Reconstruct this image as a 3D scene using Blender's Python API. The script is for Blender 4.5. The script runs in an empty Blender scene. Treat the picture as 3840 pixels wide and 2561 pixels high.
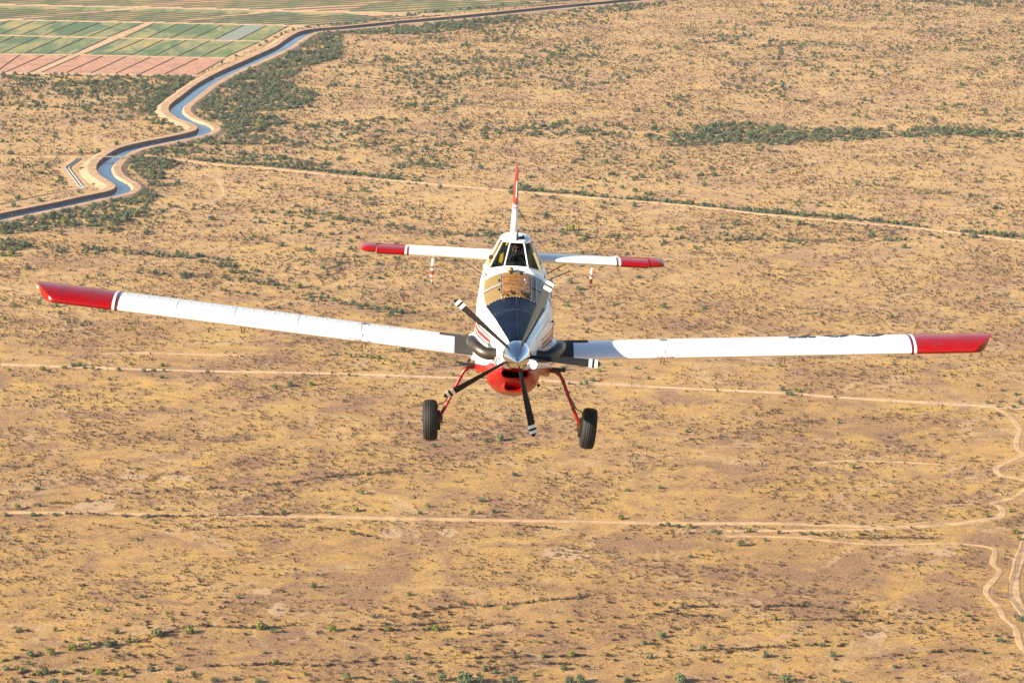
import bpy, bmesh, math, random
import numpy as np
from mathutils import Vector, Matrix, Euler

SC = bpy.context.scene
COL = SC.collection
R = math.radians
# ------------------------------------------------------------------ camera
F_PX, W_PX, H_PX = 11880.0, 3840.0, 2561.0
CAM_H = 640.0
DEP, ROLL = R(12.94), R(1.0)
fw = Vector((0, math.cos(DEP), -math.sin(DEP)))
up0 = Vector((0, math.sin(DEP), math.cos(DEP)))
rt0 = Vector((1, 0, 0))
rt = rt0*math.cos(ROLL) + up0*math.sin(ROLL)
upv = up0*math.cos(ROLL) - rt0*math.sin(ROLL)
cam_loc = Vector((0, 0, CAM_H))
cd = bpy.data.cameras.new('camera')
cam = bpy.data.objects.new('camera', cd); COL.objects.link(cam)
cd.sensor_width = 36.0; cd.lens = 36.0*F_PX/W_PX
cd.clip_start = 1.0; cd.clip_end = 60000
m = Matrix((rt, upv, -fw)).transposed().to_4x4(); m.translation = cam_loc
cam.matrix_world = m
SC.camera = cam
# ------------------------------------------------------------------ light
SUN_EL, SUN_AZ = R(23.0), R(27.0)      # azimuth: from the left of the picture, turned towards the viewer
sun_dir = Vector((-math.cos(SUN_EL)*math.cos(SUN_AZ), -math.cos(SUN_EL)*math.sin(SUN_AZ), math.sin(SUN_EL)))
w = bpy.data.worlds.new('World'); SC.world = w; w.use_nodes = True
nt = w.node_tree
sky = nt.nodes.new('ShaderNodeTexSky'); sky.sky_type = 'NISHITA'; sky.sun_disc = False
sky.sun_elevation = SUN_EL; sky.sun_rotation = math.atan2(sun_dir.x, sun_dir.y)
sky.altitude = 600; sky.dust_density = 1.0
nt.links.new(sky.outputs[0], nt.nodes['Background'].inputs[0])
nt.nodes['Background'].inputs[1].default_value = 0.055
sd = bpy.data.lights.new('sun', 'SUN'); sd.energy = 4.2; sd.angle = R(0.53); sd.color = (1.0, 0.88, 0.67)
so = bpy.data.objects.new('sun', sd); COL.objects.link(so)
so.rotation_euler = (-sun_dir).to_track_quat('-Z', 'Y').to_euler()
so.location = (0, 0, 900)
SC.view_settings.view_transform = 'Standard'; SC.view_settings.look = 'None'
SC.view_settings.exposure = 1.65; SC.view_settings.gamma = 1.0
SC.render.engine = 'CYCLES'
SC.cycles.max_bounces = 6; SC.cycles.volume_bounces = 0; SC.cycles.transparent_max_bounces = 12
SC.cycles.use_denoising = True

# ------------------------------------------------------------------ pixel <-> ground
def ray(px, py):
    return (fw*F_PX + rt*(px-W_PX/2) + upv*(H_PX/2-py))
def gpt(px, py, z=0.0):
    d = ray(px, py); t = (z-CAM_H)/d.z
    return Vector((cam_loc.x+d.x*t, cam_loc.y+d.y*t, z))
def proj_np(P):
    Q = P - np.array(cam_loc)
    d = Q@np.array(fw)
    return np.stack([W_PX/2 + F_PX*(Q@np.array(rt))/d, H_PX/2 - F_PX*(Q@np.array(upv))/d, F_PX/d], 1)

# ------------------------------------------------------------------ helpers
def link(o, parent=None):
    COL.objects.link(o)
    if parent is not None: o.parent = parent
    return o
def mobj(name, verts, faces, mat, parent=None, smooth=True, mats=None, fm=None, recalc=True, autosm=None):
    me = bpy.data.meshes.new(name)
    me.from_pydata([tuple(v) for v in verts], [], faces)
    for mm in (mats or [mat]): me.materials.append(mm)
    if fm is not None: me.polygons.foreach_set('material_index', fm)
    if recalc:
        bm = bmesh.new(); bm.from_mesh(me)
        bmesh.ops.remove_doubles(bm, verts=bm.verts, dist=1e-5)
        bmesh.ops.recalc_face_normals(bm, faces=bm.faces)
        bm.to_mesh(me); bm.free()
    if smooth: me.polygons.foreach_set('use_smooth', [True]*len(me.polygons))
    if autosm:
        bm = bmesh.new(); bm.from_mesh(me)
        for e in bm.edges:
            if len(e.link_faces) == 2 and e.calc_face_angle(0) > autosm: e.smooth = False
        bm.to_mesh(me); bm.free()
    me.update()
    return link(bpy.data.objects.new(name, me), parent)
def tag(o, label=None, cat=None, group=None, kind=None):
    if label: o['label'] = label
    if cat: o['category'] = cat
    if group: o['group'] = group
    if kind: o['kind'] = kind
    return o
def empty(name, loc=(0,0,0), rz=0):
    o = bpy.data.objects.new(name, None); o.empty_display_size = 0.5
    o.location = loc; o.rotation_euler.z = rz
    return link(o)
class MB:
    """collects shapes into one mesh"""
    def __init__(s): s.v = []; s.f = []; s.m = []
    def add(s, v, f, m=0):
        b = len(s.v); s.v += [tuple(p) for p in v]; s.f += [tuple(b+i for i in q) for q in f]; s.m += [m]*len(f); return s
    def box(s, a, b, m=0):
        x0, y0, z0 = a; x1, y1, z1 = b
        v = [(x0,y0,z0),(x1,y0,z0),(x1,y1,z0),(x0,y1,z0),(x0,y0,z1),(x1,y0,z1),(x1,y1,z1),(x0,y1,z1)]
        return s.add(v, [(0,3,2,1),(4,5,6,7),(0,1,5,4),(1,2,6,5),(2,3,7,6),(3,0,4,7)], m)
    def tube(s, path, rad, n=12, m=0, caps=True, flat=None):
        path = [Vector(p) for p in path]
        if not hasattr(rad, '__len__'): rad = [rad]*len(path)
        vs = []; fs = []; prev = None
        for i, p in enumerate(path):
            t = (path[min(i+1, len(path)-1)] - path[max(i-1, 0)]).normalized()
            if prev is None:
                a = Vector((0, 0, 1)) if abs(t.z) < .9 else Vector((1, 0, 0))
                u = t.cross(a).normalized()
            else: u = (prev - t*prev.dot(t)).normalized()
            prev = u; w_ = t.cross(u)
            for k in range(n):
                an = 2*math.pi*k/n
                vs.append(p + (u*math.cos(an) + w_*math.sin(an)*(flat or 1))*rad[i])
        for i in range(len(path)-1):
            for k in range(n):
                fs.append((i*n+k, i*n+(k+1) % n, (i+1)*n+(k+1) % n, (i+1)*n+k))
        if caps: fs += [tuple(range(n)), tuple((len(path)-1)*n+k for k in range(n))]
        return s.add(vs, fs, m)
    def lathe(s, prof, origin, axis='y', n=32, m=0):
        """prof: (radius, along)"""
        vs = []; fs = []; ox, oy, oz = origin
        for r, a in prof:
            for k in range(n):
                c, d = r*math.cos(2*math.pi*k/n), r*math.sin(2*math.pi*k/n)
                vs.append({'y': (ox+c, oy+a, oz+d), 'x': (ox+a, oy+c, oz+d), 'z': (ox+c, oy+d, oz+a)}[axis])
        for i in range(len(prof)-1):
            for k in range(n): fs.append((i*n+k, i*n+(k+1) % n, (i+1)*n+(k+1) % n, (i+1)*n+k))
        return s.add(vs, fs, m)
    def ell(s, c, r, n=14, m=0):
        prof = [(max(1e-4, math.sin(math.pi*i/n)), -math.cos(math.pi*i/n)) for i in range(n+1)]
        vs = []; fs = []; q = n*2
        for rr, a in prof:
            for k in range(q): vs.append((c[0]+r[0]*rr*math.cos(2*math.pi*k/q), c[1]+r[1]*rr*math.sin(2*math.pi*k/q), c[2]+r[2]*a))
        for i in range(n):
            for k in range(q): fs.append((i*q+k, i*q+(k+1) % q, (i+1)*q+(k+1) % q, (i+1)*q+k))
        return s.add(vs, fs, m)
    def mirror(s):
        t = MB(); t.v = [(-x, y, z) for x, y, z in s.v]; t.f = [tuple(reversed(q)) for q in s.f]; t.m = list(s.m); return t
    def build(s, name, mats, parent=None, smooth=True, autosm=R(35), recalc=True):
        if not isinstance(mats, (list, tuple)): mats = [mats]
        return mobj(name, s.v, s.f, None, parent, smooth, mats, s.m, recalc, autosm)

# ------------------------------------------------------------------ materials
def nmat(name):
    mt = bpy.data.materials.new(name); mt.use_nodes = True
    return mt, mt.node_tree, mt.node_tree.nodes['Principled BSDF']
def N(nt_, typ, **kw):
    n = nt_.nodes.new(typ)
    for k, v in kw.items():
        if k in n.inputs: n.inputs[k].default_value = v
        else: setattr(n, k, v)
    return n
def mixc(nt_, fac, a, b, blend='MIX'):
    n = nt_.nodes.new('ShaderNodeMix'); n.data_type = 'RGBA'; n.blend_type = blend
    for sock, v in ((n.inputs[0], fac), (n.inputs[6], a), (n.inputs[7], b)):
        if isinstance(v, (int, float)): sock.default_value = v
        elif isinstance(v, (tuple, list)): sock.default_value = (*v[:3], 1)
        else: nt_.links.new(v, sock)
    return n.outputs[2]
def ramp(nt_, src, stops, interp='LINEAR'):
    n = nt_.nodes.new('ShaderNodeValToRGB'); n.color_ramp.interpolation = interp
    e = n.color_ramp.elements
    while len(e) < len(stops): e.new(0.5)
    for k, (p, c) in enumerate(stops):
        e[k].position = p; e[k].color = (c, c, c, 1) if isinstance(c, (int, float)) else (*c, 1)
    nt_.links.new(src, n.inputs[0]); return n.outputs[0]
def noise(nt_, vec, scale, detail=4, rough=.55, dist=0.0):
    n = N(nt_, 'ShaderNodeTexNoise'); n.inputs['Scale'].default_value = scale
    n.inputs['Detail'].default_value = detail; n.inputs['Roughness'].default_value = rough
    n.inputs['Distortion'].default_value = dist
    if vec is not None: nt_.links.new(vec, n.inputs['Vector'])
    return n.outputs['Fac']
def objc(nt_): return N(nt_, 'ShaderNodeTexCoord').outputs['Object']

def paint(name, col, rough=.25, coat=.5, wear=.06, metallic=0.0, dirt=(0.25, 0.2, 0.14), bump=0.0):
    mt, t, b = nmat(name); v = objc(t)
    n1 = noise(t, v, 2.2, 6, .65)
    f = ramp(t, n1, [(.45, 0.0), (.8, wear*2)])
    c = mixc(t, f, col, dirt)
    n2 = noise(t, v, 30, 4, .7)
    f2 = ramp(t, n2, [(.62, 0.0), (.72, wear)])
    c = mixc(t, f2, c, dirt)
    t.links.new(c, b.inputs['Base Color'])
    r = ramp(t, n1, [(.3, rough), (.8, min(1, rough+.15))]); t.links.new(r, b.inputs['Roughness'])
    b.inputs['Coat Weight'].default_value = coat; b.inputs['Coat Roughness'].default_value = .06
    b.inputs['Metallic'].default_value = metallic
    if bump:
        bp = N(t, 'ShaderNodeBump'); bp.inputs['Strength'].default_value = bump; bp.inputs['Distance'].default_value = .02
        t.links.new(noise(t, v, 6, 3), bp.inputs['Height']); t.links.new(bp.outputs[0], b.inputs['Normal'])
    return mt
def plain(name, col, rough=.6, metallic=0.0, bumpscale=None, var=.25):
    mt, t, b = nmat(name); v = objc(t)
    n = noise(t, v, bumpscale or 12, 5, .6)
    c = mixc(t, ramp(t, n, [(.3, 0.0), (.75, 1.0)]), [x*(1-var) for x in col], [min(1, x*(1+var)) for x in col])
    t.links.new(c, b.inputs['Base Color']); b.inputs['Roughness'].default_value = rough; b.inputs['Metallic'].default_value = metallic
    bp = N(t, 'ShaderNodeBump'); bp.inputs['Strength'].default_value = .25; bp.inputs['Distance'].default_value = .01
    t.links.new(n, bp.inputs['Height']); t.links.new(bp.outputs[0], b.inputs['Normal'])
    return mt
M = {}
M['white'] = paint('white_paint', (.80, .80, .79), .28, .5, .03)
M['red'] = paint('red_paint', (.28, .001, .0018), .25, .05, .03, bump=.05)
M['darkred'] = paint('dark_red_paint', (.16, .006, .01), .3)
M['navy'] = paint('navy_paint', (.0015, .0045, .018), .34, 0.0, .03, dirt=(.05, .05, .07))
M['navy'].node_tree.nodes['Principled BSDF'].inputs['Specular IOR Level'].default_value = .06
M['khaki'] = paint('khaki_panel', (.26, .165, .04), .3, .25, .12, dirt=(.1, .06, .03))
M['steelb'] = paint('seam_sealant', (.05, .055, .08), .4, 0, .1)
M['khaki2'] = paint('steel_band', (.30, .31, .33), .3, .3, .1)
M['black'] = plain('matt_black', (.012, .012, .013), .55)
M['blade'] = plain('blade_paint', (.006, .006, .0065), .75)
M['void'] = plain('unlit_duct_lining', (.002, .002, .002), 1.0)
M['void'].node_tree.nodes['Principled BSDF'].inputs['Specular IOR Level'].default_value = 0
M['walk'] = plain('walkway_grip', (.035, .034, .033), .9, bumpscale=60)
M['exh'] = plain('heat_stained_steel', (.10, .085, .07), .42, .75, 5, .4)
M['steel'] = plain('steel', (.45, .45, .45), .3, 1.0, 20, .15)
M['yellow'] = paint('yellow_paint', (.75, .48, .01), .4, .2, .05)
M['rubber'] = plain('tyre_rubber', (.008, .008, .009), .75, bumpscale=25)
M['suit'] = plain('flight_suit_cloth', (.018, .03, .022), .9, bumpscale=25)
M['skin'] = plain('skin', (.35, .17, .11), .55, bumpscale=20, var=.1)
M['darkint'] = plain('cockpit_trim', (.03, .03, .033), .8)
M['strut'] = paint('grey_strut_paint', (.20, .17, .15), .4, .1, .1)
M['brass'] = plain('brass', (.22, .13, .05), .35, .8)
mt, t, b = nmat('polished_metal'); b.inputs['Metallic'].default_value = 1; b.inputs['Base Color'].default_value = (.66, .69, .74, 1)
v = objc(t); t.links.new(ramp(t, noise(t, v, 9, 3), [(.3, .03), (.8, .08)]), b.inputs['Roughness'])
M['chrome'] = mt
mt, t, b = nmat('wrinkled_lid_painted_reflection'); v = objc(t)
n1 = noise(t, v, 6, 6, .65, 1.8)
c = ramp(t, n1, [(.32, (.04, .014, .004)), (.44, (.26, .10, .02)), (.53, (.55, .26, .06)), (.64, (.10, .035, .01))])  # amber and dark ripples: the ground's reflection painted into the metal colour
t.links.new(c, b.inputs['Base Color']); b.inputs['Metallic'].default_value = .35; b.inputs['Roughness'].default_value = .35
bp = N(t, 'ShaderNodeBump'); bp.inputs['Strength'].default_value = .5; bp.inputs['Distance'].default_value = .02
t.links.new(n1, bp.inputs['Height']); t.links.new(bp.outputs[0], b.inputs['Normal'])
M['lid'] = mt
mt, t, b = nmat('cockpit_glass')
out = t.nodes['Material Output']; tr = N(t, 'ShaderNodeBsdfTransparent'); tr.inputs[0].default_value = (.55, .58, .62, 1)
gl = N(t, 'ShaderNodeBsdfGlossy'); gl.inputs['Roughness'].default_value = .02
lw = N(t, 'ShaderNodeLayerWeight'); lw.inputs[0].default_value = .02
mx = N(t, 'ShaderNodeMixShader'); t.links.new(lw.outputs['Fresnel'], mx.inputs[0]); t.links.new(tr.outputs[0], mx.inputs[1]); t.links.new(gl.outputs[0], mx.inputs[2])
t.links.new(mx.outputs[0], out.inputs[0]); M['glass'] = mt
def emis(name, col, s):
    mt, t, b = nmat(name); b.inputs['Base Color'].default_value = (*col, 1); b.inputs['Emission Color'].default_value = (*col, 1); b.inputs['Emission Strength'].default_value = s
    return mt
M['lamp'] = emis('landing_light_lens', (1, 1, 1), 5)
M['lampdim'] = emis('landing_light_led', (.8, .9, 1), .5)
M['green'] = emis('green_light', (.15, 1, .35), .9)
M['redl'] = emis('red_light', (1, .1, .08), 1.0)
# ================================================================== AIRCRAFT
# local axes: x = picture right, y = towards the tail, z = up; origin at the propeller hub
PITCH, YAW, PROLL = R(9.3), R(1.2), R(3.3)
Xl, Yl, Zl = Vector((1,0,0)), Vector((0, math.sin(PITCH), -math.cos(PITCH))), Vector((0, math.cos(PITCH), math.sin(PITCH)))
Yl, Xl = Yl*math.cos(YAW) - Xl*math.sin(YAW), Xl*math.cos(YAW) + Yl*math.sin(YAW)
def _roll(v): return Vector((v.x*math.cos(PROLL)+v.y*math.sin(PROLL), -v.x*math.sin(PROLL)+v.y*math.cos(PROLL), v.z))
def _w(v): v = _roll(v); return rt*v.x + upv*v.y - fw*v.z
pm = Matrix((_w(Xl), _w(Yl), _w(Zl))).transposed().to_4x4()
D0 = 57.0
dr = ray(1939, 1334)
pm.translation = cam_loc + dr*(D0/F_PX)
plane = empty('aircraft'); plane.matrix_world = pm
tag(plane, 'white low-wing crop-spraying aircraft with red wingtips and navy nose, flying head-on above the desert', 'airplane')

def cr(p, t):   # catmull-rom through p, t in [0,1]
    n = len(p)-1; s = t*n; i = min(int(s), n-1); f = s-i
    g = lambda k: np.array(p[max(0, min(n, k))], float)
    a, b_, c_, d_ = g(i-1), g(i), g(i+1), g(i+2)
    return .5*((2*b_)+(-a+c_)*f+(2*a-5*b_+4*c_-d_)*f*f+(-a+3*b_-3*c_+d_)*f**3)
ST = [  # y, zt, xe, ze, xs, zs, xr, zr, xb, zb
 (0.10, .225, .12, .195, .275, -.02, .25, -.17, .18, -.26),
 (0.30, .255, .16, .215, .315, -.03, .30, -.24, .22, -.33),
 (0.70, .30, .215, .245, .38, -.05, .37, -.33, .29, -.43),
 (1.30, .37, .30, .285, .48, -.07, .47, -.43, .40, -.55),
 (2.10, .455, .41, .335, .61, -.08, .60, -.56, .55, -.71),
 (2.80, .51, .49, .33, .70, -.09, .71, -.66, .68, -.83),
 (3.48, .555, .57, .335, .745, -.08, .755, -.68, .72, -.85),
 (4.00, .655, .61, .42, .76, -.05, .76, -.68, .72, -.85),
 (4.60, .775, .62, .55, .755, -.02, .75, -.66, .71, -.84),
 (5.00, .855, .60, .65, .74, .00, .74, -.64, .70, -.82),
 (5.16, .87, .60, .67, .735, .00, .73, -.63, .69, -.81),
 (5.24, .42, .595, .68, .73, .00, .72, -.62, .68, -.80),
 (6.95, .42, .56, .69, .69, .02, .67, -.52, .62, -.70),
 (7.05, .92, .50, .70, .68, .02, .66, -.51, .60, -.68),
 (8.30, .74, .36, .58, .50, .06, .48, -.32, .42, -.45),
 (9.40, .60, .22, .48, .30, .12, .28, -.14, .24, -.22),
 (10.5, .48, .06, .40, .08, .20, .08, .02, .06, -.02)]
def stn(y):
    for i in range(len(ST)-1):
        if ST[i][0] <= y <= ST[i+1][0]:
            f = (y-ST[i][0])/(ST[i+1][0]-ST[i][0])
            return [a+(b_-a)*f for a, b_ in zip(ST[i], ST[i+1])]
    return list(ST[0] if y < ST[0][0] else ST[-1])
def surf(y, t, side=1, off=0.0):
    """point on the skin; t 0 top centre, .2 deck edge, .4 widest, .6 paint line, .8 lower corner, 1 keel"""
    s = stn(y)
    cp = [(0, s[1]), (s[2], s[3]), (s[4], s[5]), (s[6], s[7]), (s[8], s[9]), (0, s[9]-.01)]
    if t < .2:      # crown of the deck: circular-ish arc
        f = t/.2; x = s[2]*f; z = s[1] + (s[3]-s[1])*(f**2.0)
    elif t < .4:
        f = (t-.2)/.2; x = s[2] + (s[4]-s[2])*math.sin(f*math.pi/2)**.9; z = s[3] + (s[5]-s[3])*(1-math.cos(f*math.pi/2)*1.0)*.35 + (s[5]-s[3])*f*.65
    elif t < .6:
        f = (t-.4)/.2; x = s[4] + (s[6]-s[4])*f; z = s[5] + (s[7]-s[5])*f
    elif t < .8:
        f = (t-.6)/.2; x = s[6] + (s[8]-s[6])*(1-math.cos(f*math.pi/2)); z = s[7] + (s[9]-s[7])*math.sin(f*math.pi/2)
    else:
        f = (t-.8)/.2; x = s[8]*(1-f); z = s[9]-.01*f
    if off:
        a = surf(y, max(0, t-.02)); b_ = surf(y, min(1, t+.02))
        nx, nz = -(b_[2]-a[2]), (b_[0]-a[0]); L = math.hypot(nx, nz) or 1
        nx, nz = nx/L, nz/L
        if nx < 0 and t > .05 and t < .8: pass
        x += abs(nx)*off; z += (abs(nz) if t < .5 else -abs(nz))*off
        return (side*x, y-off*.5, z)
    return (side*x, y, z)
ys = sorted(set([s[0] for s in ST] + [round(.1+.12*i, 3) for i in range(28)] + [3.46, 3.60, 3.75, 4.2, 4.4, 4.8, 4.9, 5.7, 6.3, 7.4, 7.8, 8.8, 9.9]))
ts = [i/30 for i in range(31)]
fv = []; ff = []; fm = []
mats = [M['white'], M['navy'], M['khaki'], M['red'], M['darkint']]
nT = 61
for y in ys:
    for k in range(nT):
        t_ = abs(k-30)/30; fv.append(surf(y, t_, -1 if k < 30 else 1))
for i in range(len(ys)-1):
    ym = (ys[i]+ys[i+1])/2
    for k in range(nT-1):
        tm = abs(k+.5-30)/30
        ff.append((i*nT+k, i*nT+k+1, (i+1)*nT+k+1, (i+1)*nT+k))
        if tm < .2: c_ = 1 if ym < 3.48 else 2 if ym < 4.93 else 4 if 5.2 < ym < 7.0 else 0
        elif tm > .6 and ym < 6.5: c_ = 3
        else: c_ = 0
        fm.append(c_)
ff.append(tuple(range(nT-1))); fm.append(0)
fus = mobj('fuselage', fv, ff, None, plane, True, mats, fm, True, R(40))

def decal(name, mat, tf, y0, y1, n=24, side=1, parent=fus, off=.004, m_=3):
    """strip on the skin between t-functions"""
    vs = []; fs = []
    for i in range(n+1):
        y = y0+(y1-y0)*i/n; a, b_ = tf(y)
        for j in range(m_+1): vs.append(surf(y, a+(b_-a)*j/m_, side, off))
    q = m_+1
    for i in range(n):
        for j in range(m_): fs.append((i*q+j, i*q+j+1, (i+1)*q+j+1, (i+1)*q+j))
    return mobj(name, vs, fs, mat, parent)
for sd_ in (-1, 1):
    base = lambda y: .345+.02*min(1, (y-1.35)/2)
    for k, (o_, w_) in enumerate(((0, .012), (.026, .026), (.066, .012))):
        decal('stripe', M['darkred'] if k != 1 else M['red'], lambda y: (base(y)+o_-.02, base(y)+o_+w_-.02), 1.35, 8.0, 40, sd_)
# raised steel band over the hopper deck, panel seams
decal('hopper_band', M['khaki2'], lambda y: (0.0, .30), 4.20, 4.30, 2, -1, off=.012, m_=16)
decal('hopper_band', M['khaki2'], lambda y: (0.0, .30), 4.20, 4.30, 2, 1, off=.012, m_=16)
for s_ in (-1, 1):
    for yy in (1.25, 2.35, 3.47):
        decal('panel_seam', M['black'] if yy > 3 else M['steelb'], lambda y: (0.0, .2), yy, yy+.008, 1, s_, off=.003, m_=10)
decal('centre_seam', M['steelb'], lambda y: (0.0, .003), .35, 3.45, 20, 1, off=.004, m_=1)
# rivets / fasteners on the cowl
mb = MB()
for s_ in (-1, 1):
    for i in range(26):
        y = 1.0+i*.09; p = surf(y, .27, s_, .003); mb.ell(p, (.007, .007, .007), 4)
    for i in range(9):
        p = surf(2.35, .02+.02*i, s_, .002); mb.ell(p, (.005, .005, .005), 4)
        p = surf(3.42, .02+.02*i, s_, .006); mb.ell(p, (.009, .009, .009), 4)
mb.build('fastener', M['steel'], fus)
tag(fus.children[-1] if False else bpy.data.objects['fastener'], kind='stuff')
mb = MB(); mb.tube([surf(1.0+.1*i, .235, 1, .002) for i in range(24)], .005, 5); mb.build('cowl_hinge', M['steel'], fus)
# hopper lid
zd = lambda y: stn(y)[1]
def deckpt(x, y, o=0.0):
    s = stn(y); f = min(1, abs(x)/s[2]); return (x, y-o*.2, s[1]+(s[3]-s[1])*f*f+o)
vs = []; fs = []; nx_, ny_ = 12, 8
for j in range(ny_+1):
    for i in range(nx_+1): vs.append(deckpt(-.265+.53*i/nx_, 3.64+.98*j/ny_, .045))
for j in range(ny_):
    for i in range(nx_): fs.append((j*(nx_+1)+i, j*(nx_+1)+i+1, (j+1)*(nx_+1)+i+1, (j+1)*(nx_+1)+i))
ring = [i for i in range(nx_+1)] + [(j+1)*(nx_+1)-1 for j in range(1, ny_+1)] + [ny_*(nx_+1)+i for i in range(nx_-1, -1, -1)] + [j*(nx_+1) for j in range(ny_-1, 0, -1)]
b0 = len(vs)
for i in ring: p = vs[i]; vs.append((p[0], p[1], p[2]-.05))
for k in range(len(ring)): fs.append((ring[k], ring[(k+1) % len(ring)], b0+(k+1) % len(ring), b0+k))
lid = mobj('hopper_lid', vs, fs, M['lid'], plane, True, autosm=R(40))
for x in (-.29, .29, .39):
    mb = MB(); mb.tube([deckpt(x, 3.60+.265*i, .05) for i in range(5)], .011, 6)
    for i in range(5): p = deckpt(x, 3.60+.265*i, .02); mb.ell(p, (.014, .014, .03), 4)
    mb.build('lid_rail', M['steel'], lid)
for x in (-.1, .1):
    mb = MB(); p = deckpt(x, 3.60, .05); mb.box((p[0]-.02, p[1]-.03, p[2]-.03), (p[0]+.02, p[1]+.03, p[2]+.03)); mb.tube([(p[0], p[1], p[2]), (p[0], p[1]-.06, p[2]+.05)], .008, 6); mb.build('latch', M['exh'], lid)
    mb = MB(); p = deckpt(x, 4.68, .05); mb.box((p[0]-.03, p[1]-.03, p[2]-.03), (p[0]+.03, p[1]+.03, p[2]+.035)); mb.tube([(p[0]-.06, p[1], p[2]+.03), (p[0]+.06, p[1]-.02, p[2]+.04)], .01, 6); mb.build('latch', M['black'], lid)
mb = MB(); p = deckpt(.19, 4.15, .06); mb.tube([p, (p[0]-.03, p[1]-.05, p[2]+.06)], .014, 8); mb.ell((p[0]-.03, p[1]-.05, p[2]+.07), (.02, .02, .02), 6); mb.build('lid_handle', M['steel'], lid)
for x, y in ((-.33, 4.45), (-.33, 3.95), (-.17, 4.6), (-.17, 4.05)):
    p = deckpt(x, y, .03); mb = MB(); mb.ell(p, (.022, .022, .03), 5); mb.build('deck_bolt', M['black'], fus)
for x in (-.17, .19, .24):
    p = deckpt(x, 3.56, .012); mb = MB(); mb.box((p[0]-.022, p[1]-.05, p[2]-.01), (p[0]+.022, p[1]+.05, p[2]+.012)); mb.build('deck_clip', M['black'], fus)
mb = MB(); p = deckpt(-.11, 4.88, .03); mb.ell(p, (.062, .062, .075), 10); mb.build('beacon_dome', M['khaki'], fus)
mb = MB(); p = deckpt(0.0, 3.4, .0); mb.tube([p, (p[0], p[1]-.01, p[2]+.12)], .005, 6); mb.build('aerial', M['khaki2'], fus)
mb = MB(); mb.tube([surf(y, .25, 1, .03) for y in (4.5, 4.7, 4.9)], .015, 6); mb.build('grab_handle', M['steel'], fus)
for s_ in (-1, 1):
    mb = MB(); p = surf(3.3, .31, s_, .02); mb.ell(p, (.02, .03, .02), 6); mb.build('static_port', M['black'], fus)

# engine lower cowl with the two intakes
def ell_loft(name, secs, mat, parent, n=40, pw=2.3, cap0=True, cap1=True):
    vs = []; fs = []
    for (y, x0, z0, rx, rz) in secs:
        for k in range(n):
            a = 2*math.pi*k/n; c_, s_ = math.cos(a), math.sin(a)
            vs.append((x0+rx*math.copysign(abs(c_)**(2/pw), c_), y, z0+rz*math.copysign(abs(s_)**(2/pw), s_)))
    for i in range(len(secs)-1):
        for k in range(n): fs.append((i*n+k, i*n+(k+1) % n, (i+1)*n+(k+1) % n, (i+1)*n+k))
    if cap0: fs.append(tuple(range(n)))
    if cap1: fs.append(tuple((len(secs)-1)*n+k for k in range(n)))
    return mobj(name, vs, fs, mat, parent, True, autosm=R(50))
lc = ell_loft('lower_cowl', [(.30, -.01, -.37, .265, .14), (.33, -.01, -.375, .29, .16), (.45, -.015, -.40, .335, .21), (.62, -.02, -.45, .38, .27), (.85, -.03, -.50, .44, .345), (1.2, -.03, -.56, .485, .40), (1.7, -.03, -.60, .51, .42), (2.3, -.03, -.62, .50, .40), (3.0, -.02, -.64, .44, .30), (3.7, 0, -.68, .36, .19)], M['red'], plane, cap0=False, pw=2.1)
ell_loft('intake_lip', [(.36, -.01, -.37, .225, .108), (.30, -.01, -.37, .238, .12), (.285, -.01, -.37, .25, .13), (.30, -.01, -.37, .263, .14), (.34, -.01, -.375, .285, .16)], M['red'], lc, cap0=False, cap1=False)
ell_loft('intake_duct', [(.335, -.01, -.37, .236, .118), (.36, -.01, -.37, .226, .11), (.8, 0, -.38, .16, .07)], M['void'], lc, cap0=False)
ell_loft('oil_cooler_inlet', [(.47, -.02, -.645, .185, .105), (.45, -.02, -.645, .17, .094), (.47, -.02, -.645, .155, .083), (.60, -.02, -.645, .14, .075)], M['red'], lc, pw=2.8, cap0=False, cap1=False)
ell_loft('inlet_throat', [(.48, -.02, -.645, .156, .084), (.84, -.02, -.645, .12, .06)], M['void'], lc, pw=2.8, cap0=False)
ell_loft('inlet_fairing', [(.47, -.02, -.645, .185, .105), (.62, -.02, -.63, .24, .17), (.9, -.03, -.66, .32, .23), (1.4, -.03, -.70, .34, .24)], M['red'], lc, cap0=False, cap1=False)
for s_ in (-1, 1):
    mb = MB(); c0 = (s_*.30, .22, -.185)
    mb.lathe([(.001, .03), (.07, .03), (.082, .0), (.09, .0), (.095, .06), (.10, .28)], c0, 'y', 24)
    lh = mb.build('landing_light', M['khaki2'], plane)
    mb = MB()
    for k in range(7):
        a = 2*math.pi*k/6; rr = 0 if k == 6 else .048
        mb.ell((c0[0]+rr*math.cos(a), c0[1]+.018, c0[2]+rr*math.sin(a)), (.019, .012, .019), 6)
    mb.build('lens', M['lamp'] if s_ > 0 else M['lampdim'], lh)
# exhaust stacks
for s_ in (-1, 1):
    mb = MB()
    pth = [(.26, .70, -.10), (.40, .70, -.105), (.52, .71, -.11), (.62, .76, -.085), (.70, .86, -.045), (.765, 1.0, -.01), (.80, 1.16, .01), (.82, 1.32, .015)]
    mb.tube([cr(pth, i/24) for i in range(25)], [.112]*12+[.112-.0008*i for i in range(13)], 24, caps=False)
    mb.tube([(.305, .70, -.103), (.335, .70, -.104)], .128, 24)
    mb.ell((.815, 1.3, .015), (.085, .01, .085), 8)
    if s_ < 0: mb = mb.mirror()
    mb.build('exhaust_stack', M['exh'], plane)
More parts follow.
